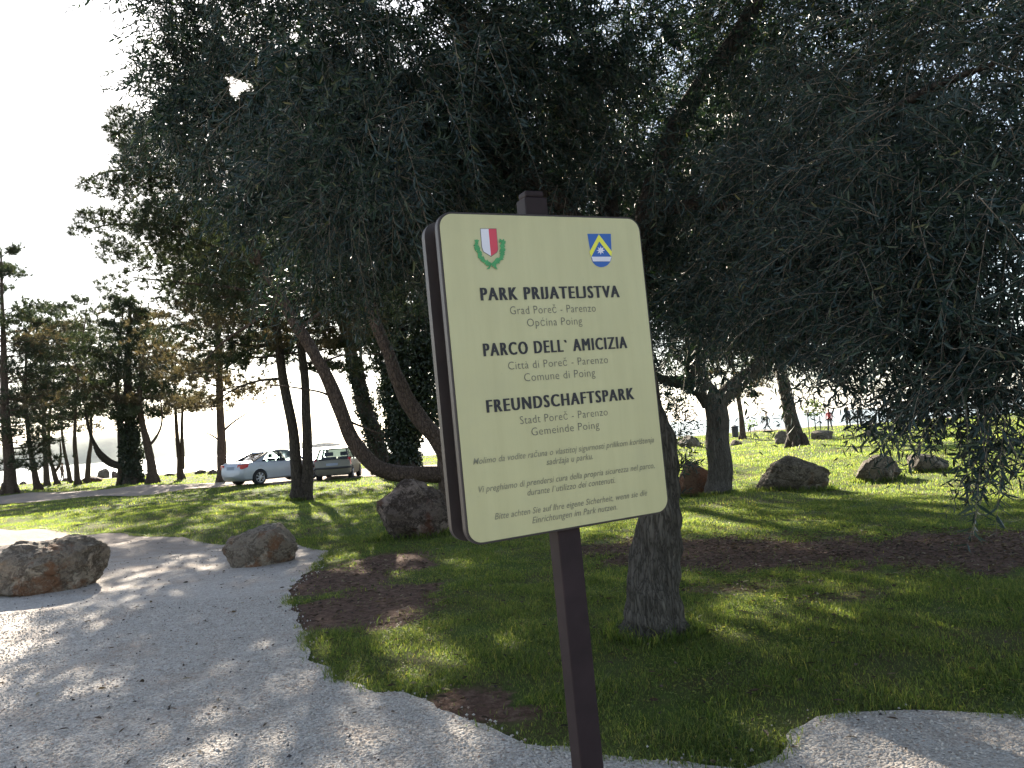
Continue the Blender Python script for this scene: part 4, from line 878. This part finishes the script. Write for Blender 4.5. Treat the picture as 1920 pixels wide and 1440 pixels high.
    for wx in wheels:
        for s in (-1, 1):
            y1 = s * (wmax - .01); wh = bpy.data.objects.new('wheel', None); COL.objects.link(wh); wh.parent = root; wh.location = (wx, y1, wr)
            ty = MB(); th = np.linspace(0, 2 * np.pi, 33)[:-1]; prof = [(wr * .66, 0), (wr * .9, .012), (wr, -.03), (wr, -.17), (wr * .9, -.2), (wr * .6, -.2)]
            vv = np.array([[rr * math.cos(a), s * yy, rr * math.sin(a)] for rr, yy in prof for a in th]); ii = np.arange(len(prof) * 32).reshape(-1, 32)
            ty.add(vv, [np.stack([ii[:-1], np.roll(ii, -1, 1)[:-1], np.roll(ii, -1, 1)[1:], ii[1:]], -1).reshape(-1, 4)]); ty.build('tyre', M_TYRE, wh)
            rm_ = MB()
            vv = np.array([[rr * math.cos(a), s * yy, rr * math.sin(a)] for rr, yy in ((wr * .68, .004), (wr * .60, -.004), (wr * .58, -.06), (0.001, -.07)) for a in th]); ii = np.arange(4 * 32).reshape(-1, 32)
            rm_.add(vv, [np.stack([ii[:-1], np.roll(ii, -1, 1)[:-1], np.roll(ii, -1, 1)[1:], ii[1:]], -1)[:2].reshape(-1, 4)])
            dk = np.stack([ii[:-1], np.roll(ii, -1, 1)[:-1], np.roll(ii, -1, 1)[1:], ii[1:]], -1)[2].reshape(-1, 4); rm_.add(vv, [dk], 1)
            for k in range(spokes):
                a = 2 * math.pi * k / spokes; ca, sa = math.cos(a), math.sin(a); tube(rm_, [(0, s * -.005, 0), (wr * .35 * ca, s * .002, wr * .35 * sa), (wr * .63 * ca, s * -.004, wr * .63 * sa)], [.045, .03, .032], 6, 3)
            rm_.build('rim', [M_RIM, M_DARKP], wh)
    for s in (-1, 1):
        tl = MB()
        back = np.array(tail['back']); sd = np.array(tail['side'])     # rear quad and wrap-round quad
        for Q, off in ((back, np.array([-.02, 0, 0])), (sd, np.array([-.006, .014, 0]))):
            Q2 = Q + off; vv = np.concatenate([Q2, Q - off]) * [1, s, 1]; tl.add(vv, np.array([[0, 1, 2, 3], [7, 6, 5, 4], [0, 4, 5, 1], [1, 5, 6, 2], [2, 6, 7, 3], [3, 7, 4, 0]]), 0, False)
        c_ = back.mean(0); tl.box(np.minimum(np.array([c_[0] - .035, s * (c_[1] - .07), c_[2] - .025]), [9, s * (c_[1] + .07), 9]), np.maximum(np.array([c_[0] - .021, s * (c_[1] - .07), c_[2] + .02]), [-9, s * (c_[1] + .07), -9]), 1)
        tl.build('tail_light', [M_TAIL, M_TAILW], root)
        hl = MB(); xf = S[-1, 0]; hl.box((xf - .16, min(s * .42, s * .70), .58), (xf + .012, max(s * .42, s * .70), .70)); hl.build('headlight', M_TAILW, root, .03)
    x, y0, y1, z0, z1 = plate; pm = MB(); pm.box((x - .015, y0, z0), (x + .02, y1, z1)); pm.build('number_plate', M_PLATE, root)
    if bumper:
        xb_, zb0, zb1, wbm = bumper; bb = MB(); tube(bb, [(xb_ + .5, -wbm - .01, (zb0 + zb1) / 2), (xb_ + .08, -wbm + .04, (zb0 + zb1) / 2), (xb_ - .02, -wbm * .6, (zb0 + zb1) / 2), (xb_ - .05, 0, (zb0 + zb1) / 2), (xb_ - .02, wbm * .6, (zb0 + zb1) / 2), (xb_ + .08, wbm - .04, (zb0 + zb1) / 2), (xb_ + .5, wbm + .01, (zb0 + zb1) / 2)], [(zb1 - zb0) / 2] * 7, 8, 6)
        bb.build('bumper', M_DARKP, root)
    return root
def place_car(px, py, heading, lx, ly):
    g0 = gnd(px, py); a = math.pi / 2 - heading; c, s = math.cos(a), math.sin(a); x = g0[0] - (c * lx - s * ly); y = g0[1] - (s * lx + c * ly); return (x, y, .03 + float(height(x, y))), a
loc, a = place_car(487, 912, math.radians(38), -1.40, -.80)
car('silver blue sedan parked rear first behind the twin stemmed pine', loc, a,
    [(-2.29, .42, .55, .80, .70), (-2.24, .30, .55, .95, .80), (-2.05, .22, .55, 1.02, .86), (-1.6, .2, .58, 1.03, .885), (-.8, .2, .58, .99, .89), (.4, .2, .58, .96, .89), (1.1, .2, .58, .92, .885), (1.8, .22, .55, .84, .86), (2.15, .26, .5, .72, .78), (2.29, .36, .48, .6, .62)],
    dict(zb=.97, zr=1.46, wb=.80, wt=.58, b0=-1.72, r0=-.78, r1=.30, b1=1.12, bp=-.18, cw=(.42, .10), seats=(.05, -.95)), M_SILV, (-1.40, 1.38), .325,
    dict(back=[(-2.262, .50, .78), (-2.235, .80, .74), (-2.23, .80, .94), (-2.255, .56, .93)], side=[(-2.24, .79, .74), (-2.0, .872, .80), (-1.92, .868, .95), (-2.23, .79, .94)]), (-2.285, -.30, .26, .72, .86), None, 7)
loc, a = place_car(629, 899, math.radians(-3), -1.2, 0)
car('champagne hatchback seen from behind between the pine trunks', loc, a,
    [(-1.90, .40, .5, .62, .72), (-1.86, .30, .52, .80, .79), (-1.78, .24, .55, .93, .815), (-1.2, .2, .55, .93, .825), (.3, .2, .55, .90, .825), (1.0, .2, .55, .86, .82), (1.6, .22, .5, .76, .78), (1.85, .28, .48, .62, .66), (1.9, .36, .46, .54, .55)],
    dict(zb=.91, zr=1.45, wb=.755, wt=.60, b0=-1.76, r0=-1.42, r1=.15, b1=1.0, bp=-.25, cw=(.30, .14), seats=(.0, -.9)), M_CHAMP, (-1.2, 1.18), .29,
    dict(back=[(-1.83, .62, .66), (-1.80, .79, .66), (-1.70, .775, 1.0), (-1.74, .70, 1.0)], side=[(-1.80, .79, .66), (-1.62, .826, .68), (-1.66, .80, .98), (-1.70, .77, 1.0)]), (-1.88, -.26, .26, .66, .77), (-1.90, .50, .60, .80), 5)

# ------------------------------------------------------------------ people on the shore walk
M_SKIN = plain('skin', (.42, .26, .19), .6); M_HAIR = plain('hair', (.05, .035, .025), .7); M_SHOE = plain('shoe', (.03, .03, .03), .6)
def person(px, py, facing, label, jacket, trousers, walk=.0, hood=False):
    b = gnd(px, py); b[2] = float(height(b[0], b[1])) + .03
    J = {'pel': (0, 0, .95, .125, .10), 'wst': (0, 0, 1.08, .12, .095), 'chs': (.01, 0, 1.30, .16, .11), 'nck': (.02, 0, 1.46, .055, .055), 'hd0': (.03, 0, 1.55, .075, .085), 'hd1': (.035, 0, 1.66, .082, .10), 'hd2': (.03, 0, 1.73, .045, .055)}
    E = [('pel', 'wst'), ('wst', 'chs'), ('chs', 'nck'), ('nck', 'hd0'), ('hd0', 'hd1'), ('hd1', 'hd2')]
    for s, n in ((1, 'l'), (-1, 'r')):
        w = walk * s
        J.update({n + 'hip': (0, s * .10, .90, .085, .09), n + 'kne': (.20 * w + .03, s * .10, .49, .06, .065), n + 'ank': (.36 * w - (.10 if w < 0 else 0), s * .10, .09 + (.05 if w < 0 else 0), .042, .045), n + 'toe': (.36 * w + .15 - (.08 if w < 0 else 0), s * .11, .04, .04, .035),
                  n + 'shd': (.0, s * .19, 1.40, .065, .065), n + 'elb': (-.14 * w - .02, s * .26, 1.13, .048, .048), n + 'wri': (-.22 * w + .08, s * .25, .90, .035, .035), n + 'hnd': (-.24 * w + .10, s * .245, .81, .03, .036)})
        E += [('pel', n + 'hip'), (n + 'hip', n + 'kne'), (n + 'kne', n + 'ank'), (n + 'ank', n + 'toe'), ('chs', n + 'shd'), (n + 'shd', n + 'elb'), (n + 'elb', n + 'wri'), (n + 'wri', n + 'hnd')]
    ks = list(J); me = bpy.data.meshes.new('person'); me.from_pydata([J[k][:3] for k in ks], [(ks.index(a_), ks.index(c_)) for a_, c_ in E], [])
    o = bpy.data.objects.new('person', me); COL.objects.link(o); md = o.modifiers.new('skin', 'SKIN'); md.use_smooth_shade = True
    for k, sv in zip(ks, me.skin_vertices[0].data): sv.radius = J[k][3:5]; sv.use_root = (k == 'pel')
    o.modifiers.new('sub', 'SUBSURF').levels = 2
    dg = bpy.context.evaluated_depsgraph_get(); m2 = bpy.data.meshes.new_from_object(o.evaluated_get(dg)); o.modifiers.clear(); o.data = m2; m2.name = 'person'
    m2.materials.clear()
    for m in (M_SHOE, trousers, jacket, M_SKIN): m2.materials.append(m)
    for p_ in m2.polygons:
        c = p_.center; z = c.z; arm = abs(c.y) > .185
        p_.material_index = 0 if z < .10 else (3 if (arm and z < .90) else (1 if z < .93 and not arm else (2 if z < 1.47 else 3))); p_.use_smooth = True
    o.location = b; o.rotation_euler.z = facing; tag(o, label, 'person', 'people on the shore walk')
    hm_ = MB(); n = 10; th = np.linspace(0, 2 * np.pi, 17)[:-1]; ph = np.linspace(0, math.radians(105), 8)
    vv = np.array([(.022 + .105 * math.sin(p_) * math.cos(a_), .092 * math.sin(p_) * math.sin(a_), 1.665 + .105 * math.cos(p_) - .03 * (math.cos(a_) < .2) * math.sin(p_)) for p_ in ph for a_ in th]); ii = np.arange(8 * 16).reshape(8, 16)
    hm_.add(vv, [np.stack([ii[:-1], np.roll(ii, -1, 1)[:-1], np.roll(ii, -1, 1)[1:], ii[1:]], -1).reshape(-1, 4)]); hm_.build('hair', M_HAIR, o); return o
C_ = lambda n, c: plain(n, c, .85)
person(1440, 812, math.pi, 'person in grey mid stride walking alone along the shore walk', C_('grey_jacket', (.13, .13, .14)), C_('grey_trousers', (.09, .09, .10)), walk=.9)
person(1557, 807, math.pi / 2, 'person in a red jacket standing beside the staked sapling', C_('red_jacket', (.45, .05, .06)), C_('dark_jeans', (.05, .05, .07)), walk=.2)
person(1592, 805, -math.pi / 2 + .4, 'person in a dark coat seen through the hanging leaves', C_('dark_coat', (.05, .06, .09)), C_('dark_trousers', (.03, .03, .035)), walk=.15)
person(1612, 804, -math.pi / 2 - .3, 'person in black standing right of the dark coated one', C_('black_coat', (.03, .03, .033)), C_('black_trousers', (.025, .025, .03)), walk=.1)
person(117, 903, 0, 'lone person far off between the slim shore pines', C_('brown_coat', (.10, .07, .055)), C_('brown_trousers', (.06, .05, .045)), walk=.1)
# waste bin on the shore walk
bn = gnd(1379, 820); r = empty('waste_bin', (bn[0], bn[1], float(height(bn[0], bn[1])))); tag(r, 'dark round waste bin on the shore walk above the flat dark boulder', 'bin')
m_ = MB(); tube(m_, [(0, 0, 0), (0, 0, .4), (0, 0, .8)], [.24, .26, .28], 20, 3); m_.build('body', M_DARKP, r)
m_ = MB(); tube(m_, [(0, 0, .80), (0, 0, .86), (0, 0, .9)], [.31, .31, .2], 20, 3); m_.build('lid', M_DARKP, r)

# ------------------------------------------------------------------ grass, litter, stones
def blades(mb, n, ylo, yhi, hgt, wid, xr=1.0, two=True, soilmax=.35, seed=0, keep=None):
    q = np.random.default_rng(seed)
    y = np.sqrt(q.uniform(ylo ** 2, yhi ** 2, n)); x = q.uniform(-1, 1, n) * (y * .72 * xr + .6)
    cl = .5 + .5 * np.sin(x * 5.1 + np.sin(y * 3.3) * 1.5) * np.sin(y * 4.3 + np.sin(x * 2.7))
    k = ~inpoly(x, y, PATH_J) & (soil_amount(x, y) + q.normal(size=n) * .27 < soilmax) & (q.random(n) < .28 + .72 * cl)
    k &= ~inpoly(x, y, ROAD_J) & (y < shore(x) - 4)
    x, y, cl = x[k], y[k], cl[k]; m = len(x); P = np.stack([x, y, height(x, y) - .004], 1)
    a = q.uniform(0, 6.283, m); S = np.stack([np.cos(a), np.sin(a), 0 * a], 1); ln = np.stack([-np.sin(a), np.cos(a), 0 * a], 1) * q.uniform(-1.5, 1.5, m)[:, None] + S * q.uniform(-.6, .6, m)[:, None]
    h = hgt * q.uniform(.5, 1.3, m) * (.55 + .8 * cl); w = wid * q.uniform(.6, 1.3, m); h, w = h[:, None], w[:, None]; up = np.array([0, 0, 1.0])
    if two:
        v = np.stack([P - S * w * .5, P + S * w * .5, P + S * w * .38 + up * h * .6 + ln * h * .3, P - S * w * .38 + up * h * .6 + ln * h * .3, P + up * h * .92 + ln * h * .95], 1); b = np.arange(m)[:, None] * 5
        mb.add(v.reshape(-1, 3), [b + [0, 1, 2, 3], b + [3, 2, 4]], 0, False)
    else:
        v = np.stack([P - S * w * .5, P + S * w * .5, P + up * h + ln * h * .6], 1); mb.add(v.reshape(-1, 3), [np.arange(m * 3).reshape(-1, 3)], 0, False)
gr = MB()
blades(gr, 620000, 3.0, 8.2, .034, .0046, xr=1.45, seed=1)
blades(gr, 20000, 3.0, 9, .075, .005, xr=1.45, seed=11)
blades(gr, 390000, 8, 13.5, .038, .008, xr=1.3, seed=2)
blades(gr, 310000, 13, 25, .045, .015, xr=1.2, two=False, seed=3)
blades(gr, 170000, 24, 46, .06, .030, two=False, seed=4)
blades(gr, 90000, 45, 82, .08, .07, two=False, seed=5)
ringN = 0
for o_ in list(COL.objects):
    if o_.parent is None and o_.get('category') in ('boulder', 'tree', 'sign') and 1.5 < o_.location.y < 26:
        if inpoly(np.array([o_.location.x]), np.array([o_.location.y]), PATH_J)[0]: continue
        rad = .5 * max(o_.dimensions.x, .1) if o_.type == 'MESH' else (.30 if o_['category'] == 'tree' else .05)
        ry = .42 * o_.dimensions.y if o_.type == 'MESH' else rad
        m = int(900 * rad + 260); q = np.random.default_rng(300 + ringN); ringN += 1; th = q.uniform(0, 6.283, m); k_ = q.uniform(.92, 1.28, m)
        x = o_.location.x + rad * k_ * np.cos(th); y = o_.location.y + ry * k_ * np.sin(th) ; a_ = q.uniform(0, 6.283, m); P_ = np.stack([x, y, height(x, y)], 1); S_ = np.stack([np.cos(a_), np.sin(a_), 0 * a_], 1); L_ = np.stack([-np.sin(a_), np.cos(a_), 0 * a_], 1); h_ = q.uniform(.05, .15, (m, 1)); w_ = .006 + .0006 * y[:, None]
        v_ = np.stack([P_ - S_ * w_ * .5, P_ + S_ * w_ * .5, P_ + S_ * w_ * .35 + [0, 0, 1] * h_ * .6 + L_ * h_ * .3, P_ - S_ * w_ * .35 + [0, 0, 1] * h_ * .6 + L_ * h_ * .3, P_ + [0, 0, 1] * h_ * .85 + L_ * h_ * .8], 1); b_ = np.arange(m)[:, None] * 5
        gr.add(v_.reshape(-1, 3), [b_ + [0, 1, 2, 3], b_ + [3, 2, 4]], 0, False)
q = np.random.default_rng(78); n = 70000; y = np.sqrt(q.uniform(12, 110, n)); x = q.uniform(-1, 1, n) * (y * .72 + .6)      # clover and small weeds among the blades
k = ~inpoly(x, y, PATH_J) & (np.sin(x * 3.1 + np.sin(y * 2.2) * 2) * np.sin(y * 2.7 + x) + q.normal(size=n) * .3 > .35) & (soil_amount(x, y) < .6); x, y = x[k], y[k]; n = len(x); a = q.uniform(0, 6.283, n)
leaves(gr, np.stack([x, y, height(x, y) + q.uniform(.008, .032, n)], 1), np.stack([np.cos(a), np.sin(a), q.normal(size=n) * .25], 1), np.array([0, 0, 1.0]) + q.normal(size=(n, 3)) * .3, q.uniform(.012, .024, n), q.uniform(.012, .02, n))
q = np.random.default_rng(77); k = q.integers(0, len(PATH_J), 34000); u = q.random((len(k), 1)); e0, e1 = PATH_J[k], PATH_J[(k + 1) % len(PATH_J)]
ev = norm(e1 - e0); on = np.stack([ev[:, 1], -ev[:, 0]], 1); pt = e0 + (e1 - e0) * u + on * (np.abs(q.normal(size=(len(k), 1))) * .06 - .06) * np.where(inpoly(*((e0 + on * .05).T), PATH_J), -1, 1)[:, None]
kk = (pt[:, 1] > 3.3) & (pt[:, 1] < 20) & (soil_amount(pt[:, 0], pt[:, 1]) < .5) & (np.sin(pt[:, 0] * 9) + np.sin(pt[:, 1] * 7.3) + q.normal(size=len(k)) * .8 > -.4); pt = pt[kk]; m_n = len(pt)
a_ = q.uniform(0, 6.283, m_n); P_ = np.stack([pt[:, 0], pt[:, 1], height(pt[:, 0], pt[:, 1])], 1); S_ = np.stack([np.cos(a_), np.sin(a_), 0 * a_], 1); L_ = np.stack([-np.sin(a_), np.cos(a_), 0 * a_], 1); h_ = q.uniform(.025, .085, (m_n, 1)); w_ = .0055
v_ = np.stack([P_ - S_ * w_ * .5, P_ + S_ * w_ * .5, P_ + S_ * w_ * .35 + [0, 0, 1] * h_ * .6 + L_ * h_ * .35, P_ - S_ * w_ * .35 + [0, 0, 1] * h_ * .6 + L_ * h_ * .35, P_ + [0, 0, 1] * h_ * .8 + L_ * h_ * 1.0], 1); b_ = np.arange(m_n)[:, None] * 5
gr.add(v_.reshape(-1, 3), [b_ + [0, 1, 2, 3], b_ + [3, 2, 4]], 0, False)
grass = gr.build('grass', M_GRASS); tag(grass, kind='stuff')
M_LIT = foliage('dry_leaf', [(0, (.022, .014, .010)), (.55, (.06, .036, .025)), (.93, (.12, .08, .052)), (1, (.30, .25, .19))], trans=.2, rough=.7)
lt = MB(); q = np.random.default_rng(9); n = 150000
y = np.sqrt(q.uniform(3.6 ** 2, 16 ** 2, n)); x = q.uniform(-1, 1, n) * (y * .72 + .5); sa = soil_amount(x, y)
k = (q.random(n) < np.where(inpoly(x, y, PATH_J), .009, .025 + sa * np.where(x > .3, .62, .22))); x, y = x[k], y[k]; n = len(x); ph = inpoly(x, y, PATH_J)
P = np.stack([x, y, height(x, y) + np.where(ph, .024, .012) + q.uniform(0, .02, n) * (~ph)], 1); a = q.uniform(0, 6.283, n)
leaves(lt, P, np.stack([np.cos(a), np.sin(a), q.normal(size=n) * .15], 1), np.array([0, 0, 1.0]) + q.normal(size=(n, 3)) * .35, q.uniform(.022, .075, n), q.uniform(.008, .026, n))
lit = lt.build('fallen_leaves', M_LIT); tag(lit, kind='stuff')
# loose stones on the path and dropped olives
OCT = np.array([[1, 0, 0], [-1, 0, 0], [0, 1, 0], [0, -1, 0], [0, 0, 1], [0, 0, -1.0]]); OF = np.array([[0, 2, 4], [2, 1, 4], [1, 3, 4], [3, 0, 4], [2, 0, 5], [1, 2, 5], [3, 1, 5], [0, 3, 5]])
def chips(name, n, ylo, yhi, smin, smax, m, seed, sq=.7, path_only=True):
    q = np.random.default_rng(seed); y = np.sqrt(q.uniform(ylo ** 2, yhi ** 2, n)); x = q.uniform(-1, 1, n) * (y * .72 + .5); k = inpoly(x, y, PATH_J); x, y = x[k], y[k]; n = len(x)
    s_ = q.uniform(smin, smax, n); a = q.uniform(0, 6.283, n); V = OCT[None] * (s_[:, None, None] * q.uniform(.6, 1.3, (n, 6, 1))) * [1, 1, sq]
    V = V + q.normal(size=V.shape) * s_[:, None, None] * .18; c, s2 = np.cos(a)[:, None], np.sin(a)[:, None]; V = np.stack([V[..., 0] * c - V[..., 1] * s2, V[..., 0] * s2 + V[..., 1] * c, V[..., 2]], -1)
    V += np.stack([x, y, height(x, y) + .014 + s_ * .25], 1)[:, None]; mb = MB(); mb.add(V.reshape(-1, 3), [(np.arange(n)[:, None, None] * 6 + OF[None]).reshape(-1, 3)], 0, False); o = mb.build(name, m); tag(o, kind='stuff'); return o
M_CHIP = foliage('limestone_chip', [(0, (.34, .30, .265)), (.5, (.50, .46, .42)), (.9, (.62, .58, .54)), (1, (.30, .20, .15))], trans=0.0, rough=.9, spec=.2)
chips('gravel', 60000, 3.5, 8.5, .004, .010, M_CHIP, 21)
q = np.random.default_rng(79); k = q.integers(0, len(PATH_J), 3500); pt = PATH_J[k] + q.normal(size=(3500, 2)) * .06; kk = (pt[:, 1] > 3.4) & (pt[:, 1] < 12) & ~inpoly(pt[:, 0], pt[:, 1], PATH_J); pt = pt[kk]; n = len(pt)      # stones kicked over the rim
s_ = q.uniform(.004, .011, n); V = OCT[None] * (s_[:, None, None] * q.uniform(.6, 1.3, (n, 6, 1))) + np.stack([pt[:, 0], pt[:, 1], height(pt[:, 0], pt[:, 1]) + .012], 1)[:, None]
mb = MB(); mb.add(V.reshape(-1, 3), [(np.arange(n)[:, None, None] * 6 + OF[None]).reshape(-1, 3)], 0, False); tag(mb.build('gravel', M_CHIP), kind='stuff')
chips('dropped_olives', 900, 3.5, 13, .006, .011, plain('dropped_olive', (.022, .017, .02), .5), 22, 1.0)
